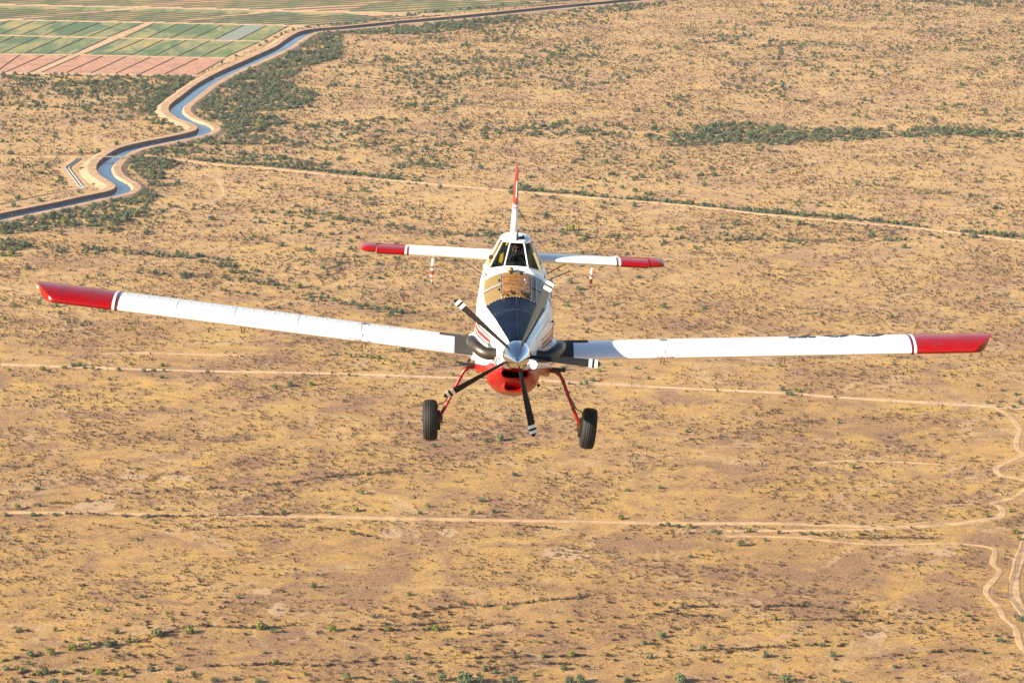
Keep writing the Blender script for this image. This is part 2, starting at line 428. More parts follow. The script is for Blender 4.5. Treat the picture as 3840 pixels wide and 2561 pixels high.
# propeller: spinner and five blades at rest
mb = MB(); prof = [(.002, -.70), (.012, -.69), (.055, -.62), (.11, -.51), (.165, -.38), (.208, -.26), (.238, -.15), (.256, -.05), (.262, .04), (.261, .09), (.24, .10)]
mb.lathe(prof, (0, 0, 0), 'y', 64)
prop = empty('propeller'); prop.parent = plane; mb.build('spinner', M['chrome'], prop, autosm=R(60))
mb = MB(); mb.lathe([(.0, .095), (.21, .095), (.21, .12), (.0, .12)], (0, 0, 0), 'y', 40); mb.build('back_plate', M['black'], prop)
for ang in (141, 213, 285, -3, 69):
    A = R(ang); er = Vector((math.cos(A), 0, math.sin(A))); et = Vector((-math.sin(A), 0, math.cos(A))); ey = Vector((0, 1, 0))
    def blade(r0, r1, n, grow=0.0):
        vs = []; fs = []; q = 10
        for i in range(n+1):
            r = r0+(r1-r0)*i/n; u = (r-.2)/1.32
            ch = .05+.125*math.sin(min(1, u*1.35+.12)*math.pi*.62); 
            if u > .9: ch *= math.sqrt(max(.02, 1-((u-.9)/.1)**2))
            th = (.05*(1-u)**1.5+.010)+grow; tw = R(74-42*u)
            ch += grow*2
            for k in range(q):
                a = 2*math.pi*k/q; c_ = math.cos(a)*ch/2; d_ = math.sin(a)*th/2
                vs.append(er*r + et*(c_*math.cos(tw)-d_*math.sin(tw)) + ey*(c_*math.sin(tw)+d_*math.cos(tw)) + ey*.03)
        for i in range(n):
            for k in range(q): fs.append((i*q+k, i*q+(k+1) % q, (i+1)*q+(k+1) % q, (i+1)*q+k))
        return vs, fs + [tuple(range(q)), tuple(n*q+k for k in range(q))]
    v_, f_ = blade(.2, 1.52, 28); mb = MB().add(v_, f_, 0)
    for a_, b_ in ((1.30, 1.36), (1.405, 1.46)): v_, f_ = blade(a_, b_, 2, .004); mb.add(v_, f_, 1)
    mb.build('propeller_blade', [M['blade'], M['white']], prop)

# ------------------------------------------------------------------ wings
def naca(t, m_, p, n=18):
    up_, lo = [], []
    for i in range(n+1):
        x = (1-math.cos(math.pi*i/n))/2
        yt = 5*t*(.2969*math.sqrt(x)-.126*x-.3516*x*x+.2843*x**3-.1036*x**4)
        yc = (m_/p**2*(2*p*x-x*x) if x < p else m_/(1-p)**2*((1-2*p)+2*p*x-x*x)) if m_ else 0
        up_.append((x, yc+yt)); lo.append((x, yc-yt))
    return up_, lo
WU, WL = naca(.128, .04, .4, 34)
CH, YLE = 2.07, 2.72
def wz(x): return -.41+(x-1.87)*.0742
INC = math.tan(R(1.6))
def wpt(x, xc, zc): return (x, YLE+xc*CH, wz(abs(x))+zc*CH-(xc-.3)*CH*INC)
def interp(arr, x):
    for i in range(len(arr)-1):
        if arr[i][0] <= x <= arr[i+1][0]:
            f = (x-arr[i][0])/(arr[i+1][0]-arr[i][0]+1e-9); return arr[i][1]+(arr[i+1][1]-arr[i][1])*f
    return arr[-1][1]
def wing_seg(x0, x1, n, cap=0.0):
    vs = []; fs = []; pr = list(reversed(WL)) + WU[1:]; q = len(pr)
    for i in range(n+1):
        x = x0+(x1-x0)*i/n
        k = 0.0
        if cap and x > 8.66: k = .95*((x-8.66)/.44)**2
        for (a, b_) in pr:
            aa = a*(1-.36*k)+.36*k; u_ = interp(WU, aa); isup = b_ >= interp(WU, a)-1e-6; b2 = u_ if isup else interp(WL, aa); bb = b2+(u_-b2)*k if k else b_
            vs.append(wpt(x, aa, bb))
    for i in range(n):
        for k in range(q-1): fs.append((i*q+k, i*q+k+1, (i+1)*q+k+1, (i+1)*q+k))
    fs += [tuple(range(q)), tuple(n*q+k for k in range(q))]
    return vs, fs
def wing_patch(x0, x1, c0, c1, off=.006, n=8, m_=44, lower0=None):
    """patch wrapped on the upper skin; c<0 runs round the nose on the lower skin"""
    vs = []; fs = []
    def P(x, c_):
        a = abs(c_); z = interp(WU if c_ >= 0 else WL, a)
        e = .004; z2 = interp(WU if c_ >= 0 else WL, a+e)
        nx, nz = -(z2-z), e; L = math.hypot(nx, nz); nx /= L; nz /= L
        if c_ < 0: nx, nz = (z2-z)/L, -nz
        p = wpt(x, a, z); return (p[0], p[1]+nx*off, p[2]+nz*off)
    for i in range(n+1):
        for j in range(m_+1):
            s_ = j/m_; g = (math.copysign(math.sqrt(abs(c0)), c0)); h = math.copysign(math.sqrt(abs(c1)), c1)
            c_ = g+(h-g)*s_; vs.append(P(x0+(x1-x0)*i/n, math.copysign(c_*c_, c_)))
    q = m_+1
    for i in range(n):
        for j in range(m_): fs.append((i*q+j, i*q+j+1, (i+1)*q+j+1, (i+1)*q+j))
    return vs, fs
def fontmesh(body, size, name='lettering'):
    c_ = bpy.data.curves.new('t', 'FONT'); c_.body = body; c_.size = size; c_.align_x = 'CENTER'; c_.align_y = 'CENTER'
    o = bpy.data.objects.new('t', c_); COL.objects.link(o)
    dg = bpy.context.evaluated_depsgraph_get(); me = bpy.data.meshes.new_from_object(o.evaluated_get(dg))
    bpy.data.objects.remove(o); bpy.data.curves.remove(c_)
    return me
for s_ in (-1, 1):
    v_, f_ = wing_seg(.55, 7.52, 24); mb = MB().add(v_, f_, 0)
    wg = (mb if s_ > 0 else mb.mirror()).build('wing', M['white'], plane, autosm=R(60))
    def put(name, vf, mt, par=None, k=s_, au=None):
        m2 = MB().add(*vf); return (m2 if k > 0 else m2.mirror()).build(name, mt, par or wg, autosm=au, recalc=True)
    tp = put('wing_tip', wing_seg(7.52, 9.10, 38, 1), M['red'], au=R(60))
    put('tip_stripe', wing_patch(7.50, 7.535, -.9, .98, .008), M['darkred'])
    put('tip_stripe', wing_patch(7.55, 7.60, -.9, .98, .008), M['white'])
    put('walkway', wing_patch(.70, 1.13, -.004, .30, .004), M['walk'])
    put('walkway', wing_patch(.70, 1.42, .30, .95, .004), M['walk'])
    for xs_ in (2.9, 4.1, 5.3, 6.4): put('skin_seam', wing_patch(xs_, xs_+.008, -.5, .95, .0025, 1), M['khaki2'])
    for xs_ in (8.0, 8.55): put('skin_seam', wing_patch(xs_, xs_+.010, -.5, .95, .0025, 1), M['darkred'], wg)
    mb = MB()
    for i in range(22):
        v_, _ = wing_patch(8.48, 8.49, .002+.6*(i/22)**2, .003+.6*(i/22)**2, .001, 1, 1); mb.ell(v_[0], (.006, .006, .006), 3)
    (mb if s_ > 0 else mb.mirror()).build('rivet_line', M['red'], wg)['kind'] = 'stuff'
    mb = MB()
    for i in range(30):
        for c_ in (.30,):
            p = wpt(1.6+.2*i, c_, interp(WU, c_)); mb.box((p[0]-.012, p[1], p[2]), (p[0]+.012, p[1]+.10, p[2]+.008))
    (mb if s_ > 0 else mb.mirror()).build('skin_tab', M['white'], wg)['kind'] = 'stuff'
    # fuel cap arrow + words
    me = fontmesh('FUEL CAP', .075); me.materials.append(M['darkred'])
    # front of the leading edge
    p = wpt(2.86, .003, -.002)
    o = bpy.data.objects.new('lettering', me); link(o, wg)
    o.location = (s_*2.86, YLE-.008, p[2]-.01); o.rotation_euler = (R(78), 0, -s_*math.atan(.0)); o.rotation_euler.y = -s_*math.atan(.0742)*1
    mb = MB(); z0 = p[2]+.035
    mb.add([(-.008, 0, 0), (.008, 0, 0), (.008, .012, .06), (-.008, .012, .06)], [(0,1,2,3)]); mb.add([(-.022, .012, .06), (.022, .012, .06), (0, .022, .095)], [(0,1,2)])
    mb.v = [(x+s_*2.86, y+YLE-.004, z+z0-.0) for x, y, z in mb.v]
    mb.build('arrow_mark', M['darkred'], wg, recalc=False)
    # fuel filler, brackets, aileron hinge
    mb = MB(); p = wpt(2.85, .36, interp(WU, .36)); mb.lathe([(.0, .012), (.07, .012), (.08, 0)], p, 'z', 20); (mb if s_ > 0 else mb.mirror()).build('fuel_cap', M['steel'], wg)
    for xb_ in (2.85, 5.15):
        mb = MB(); p = wpt(xb_, .25, interp(WL, .25)); 
        for dx in (-.03, .03): mb.tube([(p[0]+dx, p[1], p[2]+.02), (p[0]+dx, p[1]+.1, p[2]-.19)], .009, 6)
        (mb if s_ > 0 else mb.mirror()).build('boom_hanger', M['khaki'], wg)
    mb = MB(); p = wpt(9.04, .38, interp(WU, .38)-.035); mb.ell((p[0]+.03, p[1]-.02, p[2]-.02), (.05, .07, .028), 8); (mb if s_ > 0 else mb.mirror()).build('position_light', M['green'] if s_ < 0 else M['redl'], wg)
    # wing root fairing
    mb = MB(); 
    mb.tube([(.62, 2.66, -.50), (.70, 2.9, -.47), (.74, 3.4, -.46), (.72, 4.2, -.46), (.60, 5.0, -.5)], [.10, .17, .20, .18, .10], 16)
    (mb if s_ > 0 else mb.mirror()).build('root_fairing', M['white'], wg)
# registration on the upper skin of one wing, read from behind
def regmark(chars, x0, wg_):
    for i, ch_ in enumerate(chars):
        xc_ = x0+.66*i; mb = MB()
        if ch_ == 'bar':
            q = wing_patch(xc_-.26, xc_+.26, .33, .43, .006); mb.add(*q)
            q = wing_patch(xc_+.02, xc_+.16, .43, .76, .006, 3, 6); mb.add(*q)
        else:
            vs = []; fs = []; n = 36
            for k in range(n):
                a = 2*math.pi*k/n
                for rx, rc in ((.26, .20), (.13, .11)):
                    x = xc_+rx*math.cos(a); c_ = .53+rc*math.sin(a); p = wpt(x, c_, interp(WU, c_)); vs.append((p[0], p[1], p[2]+.007))
            for k in range(n): fs.append((2*k, 2*k+1, 2*((k+1) % n)+1, 2*((k+1) % n)))
            mb.add(vs, fs)
        mb.build('registration_mark', M['navy'], wg_, recalc=False)
regmark(['bar', 'o', 'o'], 5.5, wg)

# ------------------------------------------------------------------ tail
TU, TL = naca(.11, 0, .4, 12)
def tail_seg(x0, x1, yl, ch_, z0, n=6, round_=0, c0=0.0, c1=1.0):
    up_ = [q for q in TU if c0 <= q[0] <= c1]; lo = [q for q in TL if c0 <= q[0] <= c1]
    pr = list(reversed(lo)) + up_[(1 if c0 == 0 else 0):]
    vs = []; fs = []; q = len(pr)
    for i in range(n+1):
        f = i/n; x = x0+(x1-x0)*f; k = 1.0
        if round_: k = math.sqrt(max(.01, 1-(f)**3))
        for a, b_ in pr: vs.append((x, yl+a*ch_+(1-k)*.2*(.5-a)*ch_, z0+b_*ch_*k*1.15))
    for i in range(n):
        for k in range(q-1): fs.append((i*q+k, i*q+k+1, (i+1)*q+k+1, (i+1)*q+k))
        fs.append((i*q+q-1, i*q, (i+1)*q, (i+1)*q+q-1))
    return vs, fs + [tuple(range(q)), tuple(n*q+k for k in range(q))]
TY, TZ, TC = 8.95, .52, 1.3
for s_ in (-1, 1):
    def put(name, vf, mt, par, mats_=None):
        m2 = MB().add(*vf); return (m2 if s_ > 0 else m2.mirror()).build(name, mt, par, autosm=R(50))
    st = put('tailplane', tail_seg(.1, 2.16, TY, TC, TZ, c1=.62), M['white'], plane)
    put('tail_stripe', tail_seg(2.163, 2.20, TY-.004, TC+.008, TZ, 1, c1=.62), M['darkred'], st)
    put('tail_stripe', tail_seg(2.203, 2.25, TY, TC, TZ, 1, c1=.62), M['white'], st)
    put('tailplane_tip', tail_seg(2.253, 2.83, TY, TC, TZ, c1=.62), M['red'], st)
    put('elevator', tail_seg(.1, 2.24, TY, TC, TZ, c0=.63), M['white'], st)
    put('elevator', tail_seg(2.25, 2.85, TY, TC, TZ, c0=.63), M['red'], st)
    put('elevator_horn', tail_seg(2.86, 3.17, TY+.05, TC-.05, TZ+.018, 8, 1), M['red'], st)
    for yy in (9.1, 9.55):
        mb = MB(); mb.tube([(1.55 if yy < 9.3 else 1.25, yy, TZ-.05), (.22, yy-.1, -.14)], .02, 8, flat=.6); (mb if s_ > 0 else mb.mirror()).build('brace_strut', M['strut'], st)
    mb = MB(); H0, H1 = TZ-.06, -.12
    for k in range(12):
        z0, z1 = H0+(H1-H0)*k/12, H0+(H1-H0)*(k+1)/12
        w0 = [.6, .9, 1, 1, 1, 1, 1, 1, .95, .85, .7, .45, .08][k]; w1 = [.6, .9, 1, 1, 1, 1, 1, 1, .95, .85, .7, .45, .08][k+1]
        vs = []
        for z, w_ in ((z0, w0), (z1, w1)):
            for q in range(12):
                a = 2*math.pi*q/12; vs.append((1.66+.036*w_*math.cos(a), 9.3+.28*w_*math.sin(a), z))
        mb.add(vs, [(q, (q+1) % 12, 12+(q+1) % 12, 12+q) for q in range(12)], 1 if k in (4, 6, 7, 9) else 0)
    (mb if s_ > 0 else mb.mirror()).build('tail_finlet', [M['white'], M['red']], st)
def fin_seg(z0, z1, c0, c1, n=6, grow=0.0):
    up_ = [q for q in TU if c0 <= q[0] <= c1]; lo = [q for q in TL if c0 <= q[0] <= c1]
    pr = list(reversed(lo)) + up_[(1 if c0 == 0 else 0):]; q = len(pr); vs = []; fs = []
    for i in range(n+1):
        z = z0+(z1-z0)*i/n; f = (z-.5)/1.87; yl = 8.25+1.25*f; ch_ = 10.95-.12*f-yl; th = (1.0-.45*f)*.75
        k = 1.0 if z < 2.25 else math.sqrt(max(.02, 1-((z-2.25)/.13)**2))
        for a, b_ in pr: vs.append((b_*ch_*th*k+math.copysign(grow, b_ or 1), yl+a*ch_-(grow if a < .1 else 0)+(1-k)*.15, z))
    for i in range(n):
        for k in range(q-1): fs.append((i*q+k, i*q+k+1, (i+1)*q+k+1, (i+1)*q+k))
        fs.append((i*q+q-1, i*q, (i+1)*q, (i+1)*q+q-1))
    return vs, fs + [tuple(range(q)), tuple(n*q+k for k in range(q))]
fin = MB().add(*fin_seg(.5, 1.56, 0, .6)).build('tail_fin', M['white'], plane, autosm=R(50))
MB().add(*fin_seg(1.562, 1.59, 0, .6, 1)).build('fin_stripe', M['darkred'], fin, autosm=R(50))
MB().add(*fin_seg(1.592, 1.635, 0, .6, 1)).build('fin_stripe', M['white'], fin, autosm=R(50))
MB().add(*fin_seg(1.637, 2.37, 0, .6, 12)).build('fin_top', M['red'], fin, autosm=R(50))
rud = MB().add(*fin_seg(.5, 1.60, .61, 1)).build('rudder', M['white'], fin, autosm=R(50))
MB().add(*fin_seg(1.603, 2.37, .61, 1, 12)).build('rudder_top', M['red'], fin, autosm=R(50))
mb = MB(); mb.tube([(0, 9.05+.0, 1.66), (0, 9.30, 2.1)], .008, 6); mb.build('fin_antenna', M['white'], fin)

# ------------------------------------------------------------------ undercarriage
for s_ in (-1, 1):
    mb = MB(); pth = [(.55, 3.1, -.74), (.72, 3.1, -.775), (.84, 3.1, -.80), (.93, 3.1, -.885), (1.03, 3.1, -1.10), (1.16, 3.1, -1.40), (1.29, 3.1, -1.69), (1.34, 3.1, -1.80)]
    mb.tube([cr(pth, i/28) for i in range(29)], [.040-.0004*i for i in range(29)], 14)
    g = (mb if s_ > 0 else mb.mirror()).build('landing_gear', M['red'], plane)
    mb = MB(); mb.tube([(1.0+.04*0, 3.15, -.98), (1.12, 3.16, -1.26), (1.26, 3.16, -1.5), (1.37, 3.16, -1.55), (1.40, 3.16, -1.66), (1.36, 3.16, -1.78)], .011, 8); (mb if s_ > 0 else mb.mirror()).build('brake_hose', M['black'], g)
    mb = MB()
    for f in (.35, .5, .62, .75, .9):
        p = cr(pth, f); mb = MB(); mb.tube([(p[0]-.01, p[1], p[2]+.012), (p[0]+.01, p[1], p[2]-.012)], .047, 10)
        (mb if s_ > 0 else mb.mirror()).build('hose_clamp', M['darkred'], g)
    mb = MB(); mb.box((.70, 2.98, -.745), (1.02, 3.05, -.70)); mb.tube([(.86, 3.02, -.72), (.78, 3.0, -.5), (.76, 3.0, -.4)], .02, 8)
    if s_ < 0: mb.mirror().build('step', M['black'], plane)
    else: MB().box((.74, 2.98, -.77), (1.0, 3.05, -.70)).build('step', M['black'], plane)
    # wheel: lathe about x, then camber
    mb = MB(); R0 = .395
    prof = [(.17, -.10), (.20, -.125), (.29, -.14), (.345, -.132), (.375, -.11), (.388, -.085), (.39, -.078), (.381, -.074), (.381, -.068), (.392, -.062), (.395, -.03), (.386, -.026), (.386, -.02), (.396, -.014), (.396, .014), (.386, .02), (.386, .026), (.395, .03), (.392, .062), (.381, .068), (.381, .074), (.39, .078), (.388, .085), (.375, .11), (.345, .132), (.29, .14), (.20, .125), (.17, .10)]
    mb.lathe(prof, (0, 0, 0), 'x', 48)
    wl = mb.build('tyre', M['rubber'], plane, autosm=R(70)); wl.name = 'wheel'
    mt_ = Matrix.Translation((s_*1.51, 3.1, -1.85)) @ Matrix.Rotation(s_*R(3.5), 4, 'Y')
    wl.matrix_parent_inverse = Matrix(); wl.matrix_local = mt_
    mb = MB(); mb.lathe([(.0, -.09), (.15, -.085), (.175, -.10), (.178, -.07), (.178, .07), (.175, .10), (.15, .085), (0, .09)], (0, 0, 0), 'x', 32); mb.build('hub', M['steel'], wl)
    mb = MB(); sx = -s_
    mb.lathe([(.06, 0), (.17, 0), (.17, .03), (.06, .03)], (sx*.16-.015, 0, 0), 'x', 32)
    for k in range(24):
        a = 2*math.pi*k/24; mb.box((sx*.16-.03, .175*math.cos(a)-.012, .175*math.sin(a)-.012), (sx*.16+.03, .175*math.cos(a)+.012, .175*math.sin(a)+.012), 1)
    mb.lathe([(.0, -.04), (.06, -.04), (.06, .05), (.0, .05)], (sx*.19, 0, 0), 'x', 16)
    mb.tube([(sx*.19, 0, -.05), (sx*.28, 0, -.05)], .012, 6, 1)
    mb.build('brake_disc', [M['brass'], M['black']], wl)
mb = MB(); mb.tube([(-.46, 1.9, -.80), (-.49, 1.85, -.84)], .02, 6); mb.ell((-.46, 1.8, -.80), (.025, .04, .04), 6); mb.build('drain_valve', M['steel'], plane)
mb = MB(); mb.ell((.47, 1.8, -.84), (.03, .04, .03), 6); mb.build('drain_valve', M['black'], plane)
for s_ in (-1, 1):
    mb = MB(); mb.ell((s_*.64, 3.2, -.86), (.05, .12, .05), 8); mb.build('gear_socket', M['red'], plane)

# ------------------------------------------------------------------ cockpit
ck = plane
BF = [(.235, 5.10, .885), (.52, 5.88, .72), (.56, 6.95, .70)]        # base of the posts
TF_ = [(.135, 5.56, 1.315), (.275, 5.95, 1.28), (.30, 6.90, 1.24)]   # tops
mb = MB()
for s_ in (-1, 1):
    for i in range(3):
        a, b_ = BF[i], TF_[i]; mb.tube([(s_*a[0], a[1], a[2]), (s_*b_[0], b_[1], b_[2])], .015 if i == 0 else .012, 8)
    mb.tube([(s_*p[0], p[1], p[2]) for p in BF], .016, 8)
    mb.tube([(s_*p[0], p[1], p[2]) for p in TF_], .016, 8)
mb.tube([(-.235, 5.10, .885), (0, 5.08, .895), (.235, 5.10, .885)], .024, 8)
mb.tube([(-.135, 5.56, 1.315), (0, 5.54, 1.325), (.135, 5.56, 1.315)], .02, 8)
cf = mb.build('canopy_frame', M['white'], ck)
vs = []; fs = []
sill = [(0, 5.06, .885), (.24, 5.08, .872), (.53, 5.87, .71), (.57, 6.95, .69)]; outr = [(0, 4.93, .84), (.36, 4.93, .775), (.62, 5.6, .64), (.63, 6.95, .64)]
for s_ in (-1, 1):
    mb = MB(); q = [(s_*x, y, z+.012) for x, y, z in sill]; r_ = [(s_*x, y, z+.004) for x, y, z in outr]
    mb.add(q+r_, [(i, i+1, 5+i, 4+i) for i in range(3)]); mb.build('sill_fairing', M['white'], cf)
# roof shell
vs = []; fs = []; nn = 12
for i, (y, hw, zb_, zt_) in enumerate(((5.50, .14, 1.315, 1.33), (5.62, .21, 1.305, 1.375), (5.85, .28, 1.29, 1.425), (6.3, .31, 1.26, 1.42), (6.95, .31, 1.22, 1.34), (7.4, .25, 1.02, 1.14), (8.2, .12, .78, .84))):
    for k in range(nn+1):
        a = math.pi*k/nn; vs.append((-hw*math.copysign(abs(math.cos(a))**.8, math.cos(a)), y, zb_+(zt_-zb_)*math.sin(a)**.7))
for i in range(6):
    for k in range(nn): fs.append((i*(nn+1)+k, i*(nn+1)+k+1, (i+1)*(nn+1)+k+1, (i+1)*(nn+1)+k))
fs.append(tuple(range(nn+1)))
rf = mobj('canopy_roof', vs, fs, M['white'], ck, autosm=R(40))
mb = MB(); mb.add([(-.3, 6.9, 1.24), (.3, 6.9, 1.24), (.58, 6.93, .60), (-.58, 6.93, .60)], [(0,1,2,3)]); mb.build('rear_bulkhead', M['darkint'], ck)
mb = MB()
for s_ in (-1, 1): mb.add([(s_*.31, 6.95, 1.24), (s_*.57, 6.95, .69), (s_*.36, 8.2, .55), (s_*.12, 8.2, .80)], [(0,1,2,3)])
mb.build('turtle_deck', M['white'], ck)
# glass
mb = MB()
mb.add([(-.225, 5.105, .89), (0, 5.085, .90), (.225, 5.105, .89), (.13, 5.555, 1.315), (0, 5.54, 1.322), (-.13, 5.555, 1.315)], [(0,1,4,5), (1,2,3,4)])
mb.build('windscreen', M['glass'], ck, smooth=False)
for s_ in (-1, 1):
    for i in range(2):
        a, b_, c_, d_ = BF[i], BF[i+1], TF_[i+1], TF_[i]
        mb = MB(); mb.add([(s_*p[0], p[1], p[2]) for p in (a, b_, c_, d_)], [(0,1,2,3)]); mb.build('quarter_light' if i == 0 else 'side_window', M['glass'], ck, smooth=False)
    # yellow inner door frame and roll cage
    mb = MB(); mb.tube([(s_*.50, 5.98, .74), (s_*.27, 6.02, 1.25)], .026, 8); mb.tube([(s_*.53, 6.8, .72), (s_*.28, 6.8, 1.22)], .026, 8); mb.tube([(s_*.50, 5.98, .76), (s_*.53, 6.8, .76)], .03, 8)
    mb.add([(s_*.50, 6.3, .74), (s_*.53, 6.85, .74), (s_*.47, 6.85, .86), (s_*.48, 6.3, .80)], [(0,1,2,3)])
    mb.tube([(s_*.20, 6.62, .60), (s_*.17, 6.62, 1.2)], .03, 8)
    mb.add([(s_*.16, 6.6, .62), (s_*.36, 6.62, .62), (s_*.30, 6.62, .92), (s_*.16, 6.6, 1.02)], [(0,1,2,3)])
    mb.build('roll_cage', M['yellow'], ck)
mb = MB(); mb.box((-.30, 5.35, .45), (.30, 5.42, .90)); mb.ell((0, 5.42, .90), (.28, .10, .05), 10)
pnl = mb.build('instrument_panel', M['darkint'], ck)
for x in (-.18, -.06, .06, .18):
    mb = MB(); mb.lathe([(.0, .0), (.045, .0), (.05, .02)], (x, 5.43, .8), 'y', 16); mb.build('gauge', M['steel'], pnl)
mb = MB(); mb.box((-.24, 6.42, .42), (.24, 6.52, 1.12)); mb.box((-.13, 6.44, 1.08), (.13, 6.5, 1.28)); mb.box((-.24, 5.95, .40), (.24, 6.5, .50))
mb.build('seat', M['darkint'], ck)
# wire cutter + cable, roof fittings
mb = MB(); mb.tube([(.0, 5.60, 1.40), (-.03, 5.52, 1.30), (-.13, 5.2, 1.0), (-.20, 5.08, .92)], .009, 6); mb.box((-.02, 5.58, 1.35), (.02, 5.72, 1.45)); mb.tube([(.0, 5.7, 1.42), (.01, 5.9, 1.52)], .012, 6)
mb.build('wire_deflector', M['black'], rf)
mb = MB(); mb.box((.03, 5.66, 1.395), (.13, 5.76, 1.415)); mb.box((.11, 5.62, 1.39), (.135, 5.8, 1.44)); mb.build('roof_bracket', M['navy'], rf)
for s_ in (-1, 1):
    mb = MB(); mb.ell((s_*.31, 5.92, 1.29), (.018, .02, .018), 5); mb.build('temperature_probe', M['black'], rf); mb = MB(); mb.tube([(s_*.25, 5.8, 1.36), (s_*.30, 5.85, 1.45)], .005, 5); mb.build('whip_aerial', M['black'], rf)
mb = MB(); mb.lathe([(.052, -.06), (.058, -.08), (.064, -.06), (.05, .06), (.035, .14)], (-.485, 6.1, .93), 'y', 24, m=0); mb.lathe([(.0, .0), (.05, -.0)], (-.485, 6.1, .93), 'y', 24, m=1)
mb.tube([(-.485, 6.15, .93), (-.40, 6.2, .93)], .02, 8)
mb.build('air_scoop', [M['white'], M['brass']], ck)

# ------------------------------------------------------------------ pilot
def skin_body(name, verts, edges, radii, mat, parent, root=0, sub=2):
    me = bpy.data.meshes.new(name); me.from_pydata(verts, edges, [])
    o = bpy.data.objects.new(name, me); link(o, parent)
    md = o.modifiers.new('skin', 'SKIN'); 
    for i, r_ in enumerate(radii):
        me.skin_vertices[0].data[i].radius = (r_, r_) if not hasattr(r_, '__len__') else r_
    me.skin_vertices[0].data[root].use_root = True
    s2 = o.modifiers.new('sub', 'SUBSURF'); s2.levels = sub; s2.render_levels = sub
    dg = bpy.context.evaluated_depsgraph_get(); nm = bpy.data.meshes.new_from_object(o.evaluated_get(dg))
    o.modifiers.clear(); o.data = nm; nm.materials.clear(); nm.materials.append(mat)
    nm.polygons.foreach_set('use_smooth', [True]*len(nm.polygons))
    return o
V = [(0, 6.28, .50), (0, 6.30, .70), (0, 6.28, .88), (0, 6.26, .965), (0, 6.245, 1.02)]
E = [(0, 1), (1, 2), (2, 3), (3, 4)]; RR = [(.15, .12), (.15, .11), (.15, .10), (.06, .06), (.055, .055)]
for s_ in (-1, 1):
    b0 = len(V)
    V += [(s_*.17, 6.27, .895), (s_*.25, 6.12, .70), (s_*.17, 5.86, .66), (s_*.10, 5.72, .70), (s_*.10, 6.2, .48), (s_*.13, 5.85, .50), (s_*.13, 5.65, .40)]
    E += [(2, b0), (b0, b0+1), (b0+1, b0+2), (b0+2, b0+3), (0, b0+4), (b0+4, b0+5), (b0+5, b0+6)]
    RR += [.075, .058, .042, .030, .09, .075, .055]
pil = skin_body('person', V, E, RR, M['suit'], None)
tag(pil, 'person in dark flight suit, sunglasses and headset seated behind the windscreen', 'person')
mb = MB()   # head with brow, nose, chin
def head(c, s):
    vs = []; fs = []; n, q = 20, 28
    for i in range(n+1):
        ph = math.pi*i/n; zz = -math.cos(ph)
        for k in range(q):
            a = 2*math.pi*k/q; x = math.sin(ph)*math.cos(a); y = math.sin(ph)*math.sin(a)
            X, Y, Z = x*.076, y*.095, zz*.118
            if zz < -.2: X *= 1+.28*(zz+.2); Y = Y*(1+.12*(zz+.2))-.012*(-zz-.2)
            if y < 0:
                Y -= .022*math.exp(-((x/.16)**2+((zz+.10)/.17)**2))
                Y -= .008*math.exp(-((x/.6)**2+((zz-.27)/.10)**2))
                Y += .008*math.exp(-(((abs(x)-.38)/.16)**2+((zz-.10)/.10)**2))
                Y -= .006*math.exp(-((x/.3)**2+((zz+.42)/.07)**2)); Y -= .01*math.exp(-((x/.3)**2+((zz+.82)/.15)**2))
            vs.append((c[0]+X*s, c[1]+Y*s, c[2]+Z*s))
    for i in range(n):
        for k in range(q): fs.append((i*q+k, i*q+(k+1) % q, (i+1)*q+(k+1) % q, (i+1)*q+k))
    return vs, fs
hc = (0.0, 6.22, 1.095)
mb.add(*head(hc, 1.0))
for s_ in (-1, 1): mb.ell((s_*.078, 6.235, 1.09), (.012, .02, .032), 6)
hd = mb.build('head', M['skin'], pil)
mb = MB(); mb.ell((hc[0], hc[1]+.018, hc[2]+.035), (.086, .098, .105), 12)
mb.v = [(x, max(y, 6.165) if z < 1.15 else y, max(z, 1.06)) for x, y, z in mb.v]; mb.build('hair', M['black'], hd)
mb = MB()
for s_ in (-1, 1): mb.ell((s_*.032, 6.123, 1.108), (.027, .012, .018), 8)
mb.tube([(-.078, 6.2, 1.112), (-.06, 6.13, 1.115), (0, 6.115, 1.115), (.06, 6.13, 1.115), (.078, 6.2, 1.112)], .005, 6)
mb.build('sunglasses', M['black'], hd)
mb = MB()
for s_ in (-1, 1): mb.ell((s_*.092, 6.235, 1.09), (.022, .035, .045), 8)
mb.tube([(-.095, 6.235, 1.12), (-.085, 6.235, 1.19), (-.04, 6.235, 1.222), (.04, 6.235, 1.222), (.085, 6.235, 1.19), (.095, 6.235, 1.12)], .012, 8)
mb.tube([(.095, 6.22, 1.07), (.07, 6.14, 1.045), (.02, 6.10, 1.04)], .005, 6); mb.ell((.015, 6.098, 1.04), (.016, .010, .010), 6)
mb.build('headset', M['black'], hd)
mb = MB()
for s_ in (-1, 1): mb.tube([(s_*.12, 6.39, .98), (s_*.10, 6.17, .95), (s_*.06, 6.14, .80), (0.02*s_, 6.15, .62)], .02, 8, flat=.3)
mb.build('harness', M['darkint'], pil)
